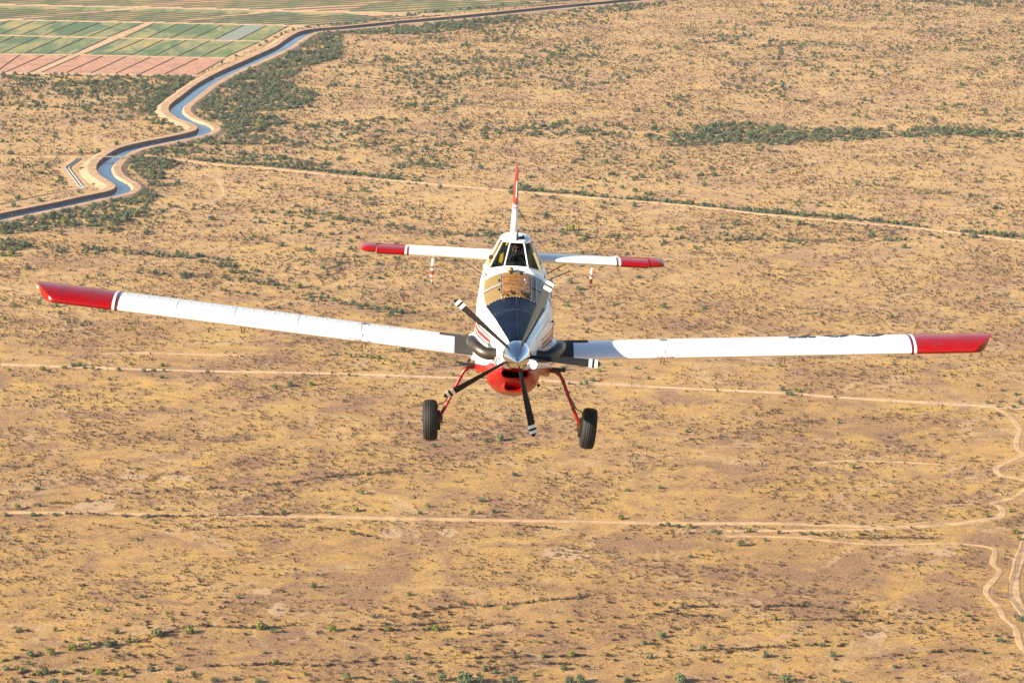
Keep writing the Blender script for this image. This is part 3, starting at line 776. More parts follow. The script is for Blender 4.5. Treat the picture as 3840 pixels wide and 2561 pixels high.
for s_ in (-1, 1):   # hands closed on the stick and the throttle
    base = (s_*.10, 5.72, .70)
    V = [base, (s_*.095, 5.66, .715), (s_*.09, 5.625, .72)]; E = [(0, 1), (1, 2)]; RR = [(.026, .02), (.036, .018), (.034, .016)]
    for k in range(4):
        b0 = len(V); x0 = s_*(.062+.019*k); L = (.9, 1.0, .95, .78)[k]
        V += [(x0, 5.615, .735), (x0-s_*.002, 5.60-.02*L, .725), (x0-s_*.004, 5.597, .70-.008*L), (x0-s_*.004, 5.612, .69)]
        E += [(2, b0), (b0, b0+1), (b0+1, b0+2), (b0+2, b0+3)]; RR += [.0095, .009, .0085, .0075]
    b0 = len(V); V += [(s_*.055, 5.66, .71), (s_*.045, 5.63, .695), (s_*.05, 5.61, .685)]; E += [(1, b0), (b0, b0+1), (b0+1, b0+2)]; RR += [.011, .010, .009]
    skin_body('hand', V, E, RR, M['skin'], pil, 0, 1)
for o in (pil,):
    o.matrix_world = pm
# ================================================================== THE DESERT
rng = np.random.default_rng(11)
def soil(name, stops, sc=1.0, fine=1.0, rough=.95, yellow=True):
    mt, t, b = nmat(name); v = objc(t)
    big = noise(t, v, .006*sc, 5, .6, .4)
    med = noise(t, v, .05*sc, 6, .7, .6)
    sml = noise(t, v, .55*sc, 5, .75)
    base = ramp(t, big, stops)
    c = base
    if yellow:
        y1 = noise(t, v, .018*sc, 7, .72, .8)
        c = mixc(t, ramp(t, y1, [(.47, 0.0), (.60, .6)]), c, (.66, .42, .105))
        m1 = noise(t, v, .013*sc, 6, .7, 1.0)
        c = mixc(t, ramp(t, m1, [(.50, 0.0), (.60, .9)]), c, (.33, .185, .115))
        p1 = noise(t, v, .03*sc, 3, .5, 1.2)
        c = mixc(t, ramp(t, p1, [(.66, 0.0), (.72, .7)]), c, (.52, .36, .22))
    if yellow:
        mp = N(t, 'ShaderNodeMapping'); mp.inputs['Location'].default_value = (370, 910, 0); t.links.new(v, mp.inputs[0])
        w1 = noise(t, mp.outputs[0], .0065, 5, .55, .6)
        c = mixc(t, ramp(t, w1, [(.487, 0.0), (.497, .75), (.503, .75), (.513, 0.0)]), c, (.62, .42, .24))
        w2 = noise(t, mp.outputs[0], .011, 6, .6, .8)
        c = mixc(t, ramp(t, w2, [(.44, 0.0), (.447, .7), (.452, 0.0)]), c, (.20, .12, .07))
    c = mixc(t, ramp(t, med, [(.36, .55), (.56, 0.0)]), c, (.20, .125, .085))
    if yellow:    # the grassy plain nearer the viewer grows on darker brown soil
        sp = N(t, 'ShaderNodeSeparateXYZ'); t.links.new(v, sp.inputs[0])
        wv = N(t, 'ShaderNodeMath', operation='MULTIPLY_ADD'); t.links.new(big, wv.inputs[0]); wv.inputs[1].default_value = 1400; t.links.new(sp.outputs['Y'], wv.inputs[2])
        zr = N(t, 'ShaderNodeMapRange'); t.links.new(wv.outputs[0], zr.inputs['Value'])
        zr.inputs['From Min'].default_value = 2700; zr.inputs['From Max'].default_value = 4300; zr.inputs['To Min'].default_value = .85; zr.inputs['To Max'].default_value = 0
        c = mixc(t, zr.outputs[0], c, (.80, .76, .70), 'MULTIPLY')
        c = mixc(t, ramp(t, zr.outputs[0], [(0.0, .28), (.5, 0.0)]), c, (.66, .44, .235))
    c = mixc(t, ramp(t, sml, [(.38, .85*fine), (.50, 0.0)]), c, (.14, .09, .06))
    c = mixc(t, ramp(t, sml, [(.52, 0.0), (.64, .55*fine)]), c, (.55, .38, .18))
    t.links.new(c, b.inputs['Base Color']); b.inputs['Roughness'].default_value = rough
    b.inputs['Specular IOR Level'].default_value = .1
    bp = N(t, 'ShaderNodeBump'); bp.inputs['Strength'].default_value = .6; bp.inputs['Distance'].default_value = .5
    ad = N(t, 'ShaderNodeMath', operation='ADD'); t.links.new(sml, ad.inputs[0]); t.links.new(med, ad.inputs[1])
    t.links.new(ad.outputs[0], bp.inputs['Height']); t.links.new(bp.outputs[0], b.inputs['Normal'])
    return mt
G_ = soil('desert_soil', [(.35, (.44, .255, .115)), (.5, (.53, .315, .125)), (.65, (.57, .35, .13))])
ROAD = soil('graded_dirt', [(.3, (.62, .41, .25)), (.7, (.72, .48, .30))], 2.0, .35, yellow=False)
TRACK = soil('worn_track', [(.3, (.56, .36, .19)), (.7, (.65, .42, .23))], 2.0, .5, yellow=False)
BANK = soil('canal_bank_earth', [(.3, (.50, .31, .19)), (.7, (.58, .37, .23))], 2.0, .5, yellow=False)
PINK = soil('ploughed_soil', [(.3, (.50, .26, .17)), (.7, (.56, .30, .20))], 1.0, .3, yellow=False)
WALLM = soil('shade_painted_bank_earth', [(.3, (.10, .065, .055)), (.7, (.16, .105, .08))], 3.0, .5, yellow=False)  # inner canal wall: its shade is put into the earth colour
DITCH = soil('ditch_weeds', [(.3, (.10, .075, .05)), (.7, (.16, .12, .08))], 3.0, .8, yellow=False)
def cropmat(name, g0):
    mt, t, b = nmat(name); v = objc(t)
    mp = N(t, 'ShaderNodeMapping'); mp.inputs['Scale'].default_value = (1, .35, 1); t.links.new(v, mp.inputs[0])
    a = noise(t, mp.outputs[0], .02, 6, .65, .7)
    c = ramp(t, a, [(.36, (.42, .32, .13)), (.47, (.27, .27, .13)), (.58, g0)])
    s_ = noise(t, v, .5, 4, .7)
    c = mixc(t, ramp(t, s_, [(.35, .35), (.6, 0.0)]), c, (.14, .12, .06))
    t.links.new(c, b.inputs['Base Color']); b.inputs['Roughness'].default_value = .95; b.inputs['Specular IOR Level'].default_value = .1
    return mt
CROP = cropmat('crop_rows', (.095, .165, .085)); CROP2 = cropmat('pale_crop', (.12, .19, .07))
PAN = soil('bare_pan_soil', [(.3, (.50, .33, .19)), (.7, (.58, .38, .22))], 2.0, .6, yellow=False)
mt, t, b = nmat('canal_water'); v = objc(t)
b.inputs['Base Color'].default_value = (.02, .075, .17, 1); b.inputs['Roughness'].default_value = .07
bp = N(t, 'ShaderNodeBump'); bp.inputs['Strength'].default_value = .15; bp.inputs['Distance'].default_value = .2
t.links.new(noise(t, v, .5, 3), bp.inputs['Height']); t.links.new(bp.outputs[0], b.inputs['Normal']); WATER = mt
mt, t, b = nmat('shallow_flood'); b.inputs['Base Color'].default_value = (.25, .27, .20, 1); b.inputs['Roughness'].default_value = .55; FLOOD = mt
CONC = plain('weathered_concrete', (.26, .25, .235), .85, bumpscale=.8, var=.2)

GX, GY0, GY1 = 14000, -6000, 22000
go = MB().add([(-GX, GY0, 0), (GX, GY0, 0), (GX, GY1, 0), (-GX, GY1, 0)], [(0, 1, 2, 3)]).build('ground', G_)
tag(go, kind='structure')

def reg(o, s): return lambda pts: [(o[0]+x/s, o[1]+y/s) for x, y in pts]
r1 = reg((0, 0), 1.836); r2 = reg((1280, 0), 1.836); r3 = reg((2560, 0), 1.836); r4 = reg((0, 854), 1.836)
r5 = reg((2560, 1300), 1.836); r6 = reg((0, 1707), 1.836); r7 = reg((1280, 1707), 1.836); r8 = reg((2560, 1707), 1.836)
def smooth(pts, n=6):
    out = []; L = len(pts)
    for i in range((L-1)*n+1): out.append(cr(pts, i/((L-1)*n)))
    return np.array(out)
def world_line(px, z=0.0, n=6):
    p = [tuple(gpt(x, y, z))[:2] for x, y in px]
    return smooth(p, n) if len(p) > 2 else np.array(p)
def offsets(L):
    d = np.gradient(L, axis=0); d /= np.linalg.norm(d, axis=1)[:, None]+1e-9
    return np.stack([d[:, 1], -d[:, 0]], 1)    # points to the right of travel
def sweep(name, L, prof, mat, z0=0.0, kind='structure', **kw):
    """prof: (offset right, height)"""
    nr = offsets(L); vs = []; fs = []; q = len(prof)
    for i, p in enumerate(L):
        for o_, h in prof: vs.append((p[0]+nr[i][0]*o_, p[1]+nr[i][1]*o_, z0+h))
    for i in range(len(L)-1):
        for k in range(q-1): fs.append((i*q+k, i*q+k+1, (i+1)*q+k+1, (i+1)*q+k))
    o = mobj(name, vs, fs, mat, None, False, recalc=False)
    if kind: tag(o, kind=kind)
    return o
AVOID = []
def road(name, px, wd, mat, z=.10, n=6, avoid=None, rut=True):
    L = world_line(px, 0, n)
    if len(L) > 4:      # worn edges: the width wanders
        fine = []
        for a_, b_ in zip(L[:-1], L[1:]):
            k_ = max(1, min(40, int(np.linalg.norm(b_-a_)/7))); fine += [a_+(b_-a_)*j/k_ for j in range(k_)]
        F = np.array(fine+[L[-1]]); nr = offsets(F); vs = []; fs = []
        def wob():
            q = rng.normal(0, 1, len(F)+8); q = np.convolve(q, np.ones(9)/9, 'valid')*3; return np.clip(1+.17*q, .45, 1.5)
        wl_, wr_ = wob(), wob()
        for i, p in enumerate(F):
            for o_, h in ((-wd/2*wl_[i]-.8, z-.14), (-wd/2*wl_[i], z), (wd/2*wr_[i], z), (wd/2*wr_[i]+.8, z-.14)): vs.append((p[0]+nr[i][0]*o_, p[1]+nr[i][1]*o_, h))
        for i in range(len(F)-1):
            for k in range(3): fs.append((i*4+k, i*4+k+1, i*4+k+5, i*4+k+4))
        o = tag(mobj(name, vs, fs, mat, None, False, recalc=False), kind='structure')
    else: o = sweep(name, L, [(-wd/2-1.0, z-.14), (-wd/2, z), (wd/2, z), (wd/2+1.0, z-.14)], mat)
    AVOID.append((L, (avoid or wd/2)+1.0)); return o
road_main = [(-250, 1358)] + [(0, 1367), (403, 1380), (800, 1392), (1197, 1399), (1600, 1413), (2031, 1427), (2191, 1435), (2368, 1445), (2560, 1456), (2745, 1465), (2941, 1474), (3136, 1489), (3520, 1512), (3720, 1524), (3840, 1531), (4100, 1545)]
road('dirt_road', road_main, 6.0, ROAD, .12)
road('dirt_road', [(-250, 1918)] + r6([(0, 392), (600, 397), (1200, 408), (1800, 415), (2350, 425)]) + r7([(700, 440), (1300, 452), (2350, 468)]) + r8([(600, 470), (1000, 481), (1500, 492), (1900, 470), (2120, 436), (2200, 412)]), 5.5, TRACK, .16, avoid=6)
road('dirt_track', r8([(300, 520), (800, 518), (1300, 508), (1500, 495)]), 3.5, TRACK, .20)
road('dirt_track', r5([(2080, 408), (2170, 432), (2240, 465), (2290, 520), (2325, 580), (2300, 640), (2305, 700), (2345, 745), (2290, 775), (2200, 810), (2155, 845), (2185, 880), (2260, 898), (2340, 915), (2420, 950), (2350, 990), (2300, 1030), (2220, 1058), (2130, 1080), (2175, 1095), (2205, 1130), (2195, 1165)]), 3.2, TRACK, .24, 8, avoid=4)
road('dirt_track', r8([(300, 560), (500, 560), (800, 570), (1100, 598), (1350, 615), (1800, 607), (2000, 618), (2120, 638), (2150, 665), (2135, 740), (2185, 800), (2130, 875), (2090, 930), (2110, 980), (2180, 1050), (2210, 1120), (2290, 1185), (2310, 1250), (2330, 1320), (2420, 1400)]), 2.8, TRACK, .28, 8, avoid=4)
road('dirt_road', r8([(2400, 500), (2345, 640), (2310, 740), (2285, 860), (2280, 950), (2320, 1040), (2380, 1130), (2460, 1230)]), 6.0, TRACK, .32, 8, avoid=5)
road('dirt_track', r4([(700, 868), (900, 862), (1300, 870), (1640, 880)]), 4, TRACK, .18)
levee_road = r1([(1000, 1084), (1150, 1092), (1500, 1135), (1900, 1165), (2350, 1215)]) + r2([(600, 1265), (1100, 1310), (1500, 1345), (2350, 1415)]) + r3([(600, 1482), (1200, 1537), (1600, 1570)]) + [(3840, 905), (4150, 940)]
L = world_line(levee_road)
sweep('dirt_road', L, [(-4.5, -.1), (-2.0, .8), (2.0, .8), (4.5, -.1)], PAN); AVOID.append((L, 4.5))
road('dirt_track', r1([(-100, 1086), (0, 1085), (400, 1080), (730, 1080)]), 7, TRACK, .2)
road('dirt_track', r1([(930, 960), (850, 985), (720, 1010), (660, 960), (700, 925), (900, 880)]), 3, TRACK, .22)
road('dirt_track', r1([(1350, 1430), (1500, 1370), (1545, 1340), (1520, 1270), (1490, 1235)]), 3, TRACK, .22)
for px in (r3([(420, 1180), (520, 1140), (600, 1120)]), r3([(1750, 1140), (2000, 1110), (2350, 1095)]), r4([(0, 405), (100, 430), (230, 450)]), r5([(900, 805), (1150, 785), (1600, 800), (1800, 815)])):
    road('dirt_track', px, 3, TRACK, .2)
# light dry washes and bare pans
def pan(px, rx, ry):
    c_ = gpt(*px); vs = [(c_.x, c_.y, .09)]; n = 28; r_ = rng.uniform(.6, 1.2, n); r_ = (r_+np.roll(r_, 1)+np.roll(r_, -1))/3
    for k in range(n): a = 2*math.pi*k/n; vs.append((c_.x+rx*r_[k]*math.cos(a), c_.y+ry*r_[k]*math.sin(a), .08))
    tag(mobj('bare_soil', vs, [(0, 1+k, 1+(k+1) % n) for k in range(n)], PAN, None, False, recalc=False), kind='structure')
for px, rx, ry in ((r6([(650, 350)])[0], 16, 22), (r7([(1530, 680)])[0], 17, 18), (r7([(340, 535)])[0], 10, 14), (r7([(740, 535)])[0], 9, 12), (r6([(920, 147)])[0], 12, 10), (r6([(1250, 158)])[0], 16, 9), (r6([(1920, 1065)])[0], 8, 16), (r6([(1810, 940)])[0], 8, 8), (r8([(1780, 670)])[0], 12, 10), (r8([(1330, 1240)])[0], 9, 14)):
    pan(px, rx, ry)

# ------------------------------------------------------------------ canal
cl = [(-120, 1500)] + [(0, 1470), (200, 1430), (420, 1385), (600, 1345), (740, 1318), (800, 1292), (785, 1262), (700, 1215), (665, 1170), (668, 1130), (700, 1095), (755, 1053), (830, 1015), (950, 985), (1100, 955), (1250, 925), (1335, 903), (1366, 880), (1340, 855), (1250, 825), (1183, 785), (1160, 755), (1177, 715), (1250, 660), (1340, 590), (1430, 535), (1540, 480), (1680, 420), (1780, 375), (1900, 320), (1980, 265), (2060, 220), (2150, 200), (2350, 185)]
clp = r1(cl) + [(1400, 89), (1500, 79), (1700, 62), (1900, 42), (2100, 22), (2350, -2), (2650, -35)]
WALL = 4.0
CL = world_line(clp, WALL, 5)
# even out the spacing
sgm = np.r_[0, np.cumsum(np.linalg.norm(np.diff(CL, axis=0), axis=1))]; tt_ = np.arange(0, sgm[-1], 9.0)
CL = np.stack([np.interp(tt_, sgm, CL[:, 0]), np.interp(tt_, sgm, CL[:, 1])], 1)
kr = np.array([1, 2, 3, 2, 1])/9
CL2 = CL.copy()
for a_ in (0, 1): CL2[2:-2, a_] = np.convolve(CL[:, a_], kr, 'valid')
CL = CL2
WW = 15.0
sweep('canal_bank', CL, [(-20, -.1), (-10.5, WALL-.2), (-.3, WALL), (0, WALL-.1)], BANK)
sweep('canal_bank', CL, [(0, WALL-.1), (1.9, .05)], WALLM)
wt = sweep('water', CL, [(1.2, .22), (2.4+WW, .22)], WATER)
sweep('canal_bank', CL, [(2.0+WW, .05), (4.5+WW, 2.3), (5+WW, 2.5), (13.5+WW, 2.6), (21+WW, -.1)], BANK)
AVOID.append((CL+offsets(CL)*(WW/2), 20.5))
# wheel ruts along the bank tops
sweep('wheel_rut', CL, [(-7.2, WALL-.08), (-6.4, WALL-.06)], TRACK); sweep('wheel_rut', CL, [(-4.4, WALL-.06), (-3.6, WALL-.04)], TRACK)
# small bridge
bp0, bp1 = gpt(*r1([(722, 1079)])[0], 4.6), gpt(*r1([(885, 1082)])[0], 4.6)
br = empty('canal_bridge', ((bp0.x+bp1.x)/2, (bp0.y+bp1.y)/2, 0), math.atan2(bp1.y-bp0.y, bp1.x-bp0.x))
tag(br, 'narrow pale concrete bridge crossing the canal where the dirt road meets it', 'bridge')
hl = (bp1-bp0).length/2
MB().box((-hl, -2.0, 4.1), (hl, 2.0, 4.6)).build('deck', CONC, br, smooth=False)
for s_ in (-1, 1):
    mb = MB(); mb.box((-hl, s_*1.9-.08, 5.3), (hl, s_*1.9+.08, 5.45))
    for i in range(9): x = -hl+.2+(2*hl-.4)*i/8; mb.box((x-.08, s_*1.9-.07, 4.6), (x+.08, s_*1.9+.07, 5.3))
    mb.build('railing', M['strut'], br, smooth=False)
for x in (-hl*.35, hl*.35): MB().box((x-.4, -1.6, 0), (x+.4, 1.6, 4.1)).build('pier', CONC, br, smooth=False)
# check weir across the water
w0, w1 = gpt(*r1([(1470, 543)])[0]), gpt(*r1([(1530, 546)])[0])
we = empty('weir', (w0.x, w0.y, 0), 0); tag(we, 'low concrete weir across the canal beside a brown bush', 'weir')
mb = MB(); mb.box((-2, -.5, 0), (w1.x-w0.x+4, .5, 1.1)); mb.build('sill', CONC, we, smooth=False)
# concrete-lined side ditch with its dirt shoulders
lat = r1([(545, 1096), (505, 1125), (466, 1157), (485, 1190), (520, 1235), (560, 1288), (585, 1298)])
road('dirt_track', lat, 17, TRACK, .14, avoid=11)
LL = world_line(lat)
sweep('concrete_ditch', LL, [(-2.6, .25), (-2.2, 1.1), (-1.7, 1.1), (-.6, .2), (.6, .2), (1.7, 1.1), (2.2, 1.1), (2.6, .25)], CONC)
road('dirt_track', r1([(600, 1298), (400, 1335), (200, 1375), (0, 1425), (-100, 1450)]), 5, TRACK, .16, avoid=4)
sweep('earth_berm', world_line(r1([(590, 1302), (400, 1330), (200, 1368), (0, 1412)])), [(-2.5, -.1), (0, 1.4), (2.5, -.1)], BANK)

# ------------------------------------------------------------------ fields
def ln(pts): return lambda x: float(np.interp(x, [p[0] for p in pts], [p[1] for p in pts]))
def quad(name, px, mat, z, lab=None):
    v_ = [gpt(x, y) for x, y in px]; vs = [(p.x, p.y, z) for p in v_]
    return tag(mobj(name, vs, [tuple(range(len(vs)))], mat, None, False, recalc=False), kind='structure')
E1 = [(-260, 30), (0, 37), (500, 45), (1100, 55), (1850, 75), (2350, 85), (2700, 92)]
D1 = [(-260, 130), (0, 137), (500, 148), (1000, 158), (1500, 168), (2000, 178), (2350, 186)]
C1 = [(-260, 238), (0, 245), (700, 262), (1800, 287)]
A1 = [(-260, 371), (0, 375), (550, 381), (1550, 403)]
B1 = [(-260, 500), (0, 503), (700, 512), (1350, 523)]
quad('field_margin', r1([(-260, 510), (1370, 528), (1560, 440), (1800, 320), (1990, 225), (2150, 185), (2350, 172)]) + [(1400, 86), (1700, 55), (2100, 12), (2400, -18), (2400, -60), (1280, -60), (0, -60), (-140, -60)], TRACK, .03)
rows = [
 (A1, B1, [(-160, -345), (-20, -200), (135, -30), (297, 40), (465, 205), (545, 283), (705, 455), (868, 625), (1035, 795), (1200, 965), (1360, 1130), (1545, 1350)], PINK, {4}),
 (C1, A1, [(-60, -330), (100, -150), (262, 5), (420, 165), (580, 330), (735, 500), (825, 580), (985, 735), (1125, 900), (1285, 1060), (1445, 1225), (1605, 1385), (1785, 1550)], CROP, {5}),
 (D1, C1, [(-90, -320), (75, -160), (232, 0), (385, 145), (535, 300), (690, 460), (840, 610), (990, 740), (1060, 855), (1225, 1015), (1375, 1170), (1530, 1325), (1675, 1480), (1835, 1640), (1985, 1800)], CROP, {7})]
for top_, bot_, xs_, mt_, skip in rows:
    ft, fb = ln(top_), ln(bot_)
    for i in range(len(xs_)-1):
        if i in skip: continue
        (a0, b0_), (a1, b1_) = xs_[i], xs_[i+1]
        g_ = 2
        m2 = FLOOD if (mt_ is CROP and a0 == 1675) else (CROP2 if (mt_ is CROP and (i > 10 and a0 > 1400)) else mt_)
        quad('field', r1([(b0_+g_, fb(b0_+g_)-4), (b1_-g_, fb(b1_-g_)-4), (a1-g_, ft(a1-g_)+4), (a0+g_, ft(a0+g_)+4)]), m2, .08)
    for i, (a0, b0_) in enumerate(xs_):
        Lw = world_line(r1([(b0_, fb(b0_)-5), (a0, ft(a0)+5)]))
        o = sweep('ditch_bank', Lw, [(-.9, 0), (-.3, .8), (.3, .8), (1.0, 0)], DITCH)
for dd in (r1([(235, 510), (400, 440), (525, 380), (700, 305), (880, 225), (1035, 160), (1070, 152)]),):
    road('dirt_road', dd, 9, ROAD, .16)
fE, fD = ln(E1), ln(D1)
# long shallow strips of the far rows
for i in range(26):
    x0 = -1500+i*165; pts = []
    for top_, bot_ in ((fE, fD),):
        xa, xb = x0, x0+900
        P_ = [(xa, fD(xa)-3), (xb, max(fE(xb)+3, fD(xb)-75))]
    if P_[1][0] < -250 or P_[0][0] > 2350: continue
    sweep('ditch_bank', world_line(r1(P_)), [(-2.0, 0), (-1, 1.2), (1, 1.2), (2.2, 0)], DITCH)
for i in range(24):
    x0 = -1500+i*230; P_ = [(x0, fE(max(-200, x0))-3), (x0+1700, fE(x0+1700)-105)]
    if P_[1][0] < -250: continue
    P_ = [p for p in P_]
    if P_[0][0] > 2900: continue
    sweep('ditch_bank', world_line(r1(P_)), [(-2.5, 0), (-1, 1.3), (1, 1.3), (2.8, 0)], DITCH)
# crop sheets of the far rows: blocks divided by roads
edge = lambda x: None
quad('field', r1([(-260, 124), (60, 132), (760, 66), (1090, 58), (500, 50), (-260, 36)]), CROP2, .08)
quad('field', r1([(120, 138), (1160, 154), (1850, 80), (1120, 62), (820, 74)]), CROP, .08)
quad('field', r1([(1260, 158), (1990, 172), (2350, 178)]) + [(1450, 68), (1300, 52)] + r1([(2350, 92), (1880, 84)]), CROP, .08)
quad('field', r1([(-260, 20), (480, 36), (800, 44), (1120, 22), (1420, -10), (-260, -60)]), CROP2, .08)
quad('field', r1([(1120, 48), (1850, 66), (2350, 34)]) + [(1490, 0), (1500, -30)] + r1([(1500, -40), (1650, 0)]), CROP2, .08)
quad('field', [(1290, 44), (1560, 56), (1740, 46), (2040, 12), (2200, -12), (1560, -30)], CROP2, .08)
for px, wd in ((E1, 8), (D1, 9), (C1, 7), (A1, 6), (B1, 9)): road('dirt_road', r1(px), wd, ROAD, .2, 1)
road('dirt_road', r1([(-100, 160), (0, 148), (110, 134), (800, 68), (1600, 0), (1900, -25)]), 8, ROAD, .24, 1)
road('dirt_road', r1([(1180, 155), (1860, 78), (2350, 38), (2700, 8)]), 9, ROAD, .28, 1)
road('dirt_road', r2([(0, 82), (500, 95), (700, 100)]), 9, ROAD, .24, 1)
road('dirt_road', r2([(300, -5), (900, 6), (1700, 22)]), 9, ROAD, .24, 1)

# ------------------------------------------------------------------ plants
def vnoise(seed):
    g = np.random.default_rng(seed).random((256, 256))
    def f(x, y, s):
        x = np.asarray(x)/s; y = np.asarray(y)/s; xi = np.floor(x).astype(int); yi = np.floor(y).astype(int); a = x-xi; b_ = y-yi
        a = a*a*(3-2*a); b_ = b_*b_*(3-2*b_); G = lambda i, j: g[i % 256, j % 256]
        return (G(xi, yi)*(1-a)+G(xi+1, yi)*a)*(1-b_)+(G(xi, yi+1)*(1-a)+G(xi+1, yi+1)*a)*b_
    return f
vn = vnoise(5); vn2 = vnoise(9)
def inpoly(P, poly):
    x, y = P[:, 0], P[:, 1]; r_ = np.zeros(len(P), bool); n = len(poly)
    for i in range(n):
        x0, y0 = poly[i]; x1, y1 = poly[(i+1) % n]
        c_ = ((y0 > y) != (y1 > y)) & (x < (x1-x0)*(y-y0)/((y1-y0) or 1e-9)+x0); r_ ^= c_
    return r_
def segdist(P, L):
    d = np.full(len(P), 1e9)
    for i in range(len(L)-1):
        a = L[i]; v_ = L[i+1]-a; q = P-a; s = np.clip((q@v_)/(v_@v_+1e-9), 0, 1)
        d = np.minimum(d, np.hypot(*(q-s[:, None]*v_).T))
    return d
FIELD = r1([(-3500, 440), (-300, 508), (1360, 525), (1440, 470), (1560, 430), (1990, 215), (2150, 180), (2350, 165)]) + [(1400, 84), (1700, 50), (2100, 8), (2400, -22), (2400, -80), (-3500, -80)]
def clear(W, PX, r_=0.0):
    ok = ~inpoly(PX, FIELD)
    for L_, d_ in AVOID:
        lo, hi = L_.min(0)-d_-5, L_.max(0)+d_+5
        bx = ok & (W[:, 0] > lo[0]) & (W[:, 0] < hi[0]) & (W[:, 1] > lo[1]) & (W[:, 1] < hi[1])
        idx = np.where(bx)[0]
        if len(idx): ok[idx[segdist(W[idx], L_) < d_+r_]] = False
    return ok
def to_px(W): return proj_np(np.c_[W, np.zeros(len(W))])
def uniform(n, y0=1650, y1=6400):
    # full density in the view, thinner beyond its edges so that the scrub goes on when the viewpoint moves
    ya = 1300.0; n = int(n*(.44/.187)*(y1*y1-ya*ya)/(y1*y1-y0*y0))
    y = np.sqrt(rng.uniform(ya*ya, y1*y1, n)); x = rng.uniform(-1, 1, n)*.44*y
    W = np.c_[x, y]; P = to_px(W)
    k = (P[:, 0] > -220) & (P[:, 0] < 4060) & (P[:, 1] > -60) & (P[:, 1] < 2700)
    k |= (rng.random(n) < .30) & (P[:, 1] > -60)
    return W[k], P[k]
AREA = .187*(6400**2-1650**2)
# --- tree belts: polygons (photo outline of the belt, trees per square metre, size)
belts = [
 (r1([(2350, 200), (2200, 230), (2050, 300), (1850, 400), (1700, 480), (1560, 560), (1430, 640), (1380, 700), (1400, 780), (1540, 860), (1560, 930), (1800, 900), (2000, 850), (1750, 780), (2100, 740), (2200, 650), (1950, 560), (2100, 470), (2350, 400)]), .0105, (3.2, 5.6)),
 (r1([(1490, 920), (1350, 950), (1200, 970), (1050, 1000), (960, 1050), (1050, 1075), (1300, 1085), (1400, 1000), (1900, 1000), (2100, 960), (1700, 900)]), .0085, (3, 5)),
 (r1([(1200, 1010), (1500, 1090), (2000, 1160), (2350, 1195), (2350, 1150), (2000, 1090), (1600, 1050)]), .007, (3, 5)),
 (r1([(870, 1110), (950, 1085), (1200, 1095), (1240, 1140), (1130, 1200), (1250, 1270), (1050, 1300), (960, 1210)]), .011, (3, 5.2)),
 (r1([(0, 1545), (250, 1445), (500, 1400), (700, 1355), (900, 1345), (1000, 1305), (1120, 1340), (1060, 1400), (1000, 1470), (800, 1560), (500, 1568), (0, 1620)]), .0100, (3, 5.4)),
 (r2([(0, 185), (600, 135), (1100, 105), (1250, 130), (1000, 180), (600, 240), (0, 245)]), .0085, (3.2, 5.5)),
 (r2([(1250, 80), (1900, 18), (2350, -10), (2350, 30), (1950, 85), (1300, 95)]), .006, (3.2, 5.5)),
 (r1([(0, 508), (700, 512), (1340, 528), (1250, 620), (1110, 700), (1050, 760), (900, 700), (400, 640), (0, 620)]), .0056, (3.2, 5.0)),
 (r1([(1340, 520), (1240, 610), (1120, 680), (1090, 730), (1110, 800), (1040, 810), (1000, 740), (1080, 640), (1200, 540)]), .012, (3.2, 5.0)),
 (r1([(0, 620), (400, 640), (900, 700), (1050, 780), (900, 790), (500, 760), (0, 740)]), .0040, (3.0, 4.6)),
 (r1([(0, 740), (900, 790), (1000, 920), (700, 900), (0, 900)]), .0016, (2.4, 3.8)),
 (r1([(1040, 825), (1240, 835), (1260, 870), (1060, 860)]), .010, (3, 4)),
 (r1([(530, 1120), (580, 1110), (640, 1200), (690, 1260), (640, 1280), (600, 1240)]), .013, (2.8, 4)),
 (r3([(-100, 900), (250, 860), (420, 850), (700, 880), (1000, 890), (1500, 905), (1600, 880), (1900, 890), (2350, 910), (2500, 915), (2500, 950), (2350, 955), (1900, 945), (1500, 950), (1100, 975), (800, 990), (400, 995), (-100, 1010)]), .0095, (3.2, 5.6)),
 (r2([(1100, 890), (1400, 855), (2000, 870), (2350, 900), (2350, 1000), (2000, 960), (1700, 940), (1300, 950)]), .0055, (3, 5)),
 (r3([(1400, -10), (2350, -10), (2500, 0), (2500, 60), (2000, 50), (1500, 20)]), .006, (3, 5)),
 (r2([(0, 260), (1700, 260), (1700, 500), (0, 620)]), .0016, (2.6, 4.6)),
 (r1([(1600, 560), (2350, 450), (2350, 1150), (1900, 1050), (1700, 900)]), .0018, (2.6, 4.6)),
 (r2([(0, 820), (900, 820), (1100, 960), (0, 980)]), .0030, (2.6, 4.4)),
 (r1([(1000, 1350), (2350, 1480), (2350, 1568), (900, 1568)]), .0020, (2.4, 4)),
 (r4([(0, 80), (160, 90), (180, 140), (90, 200), (0, 200)]), .010, (3, 5)),
]
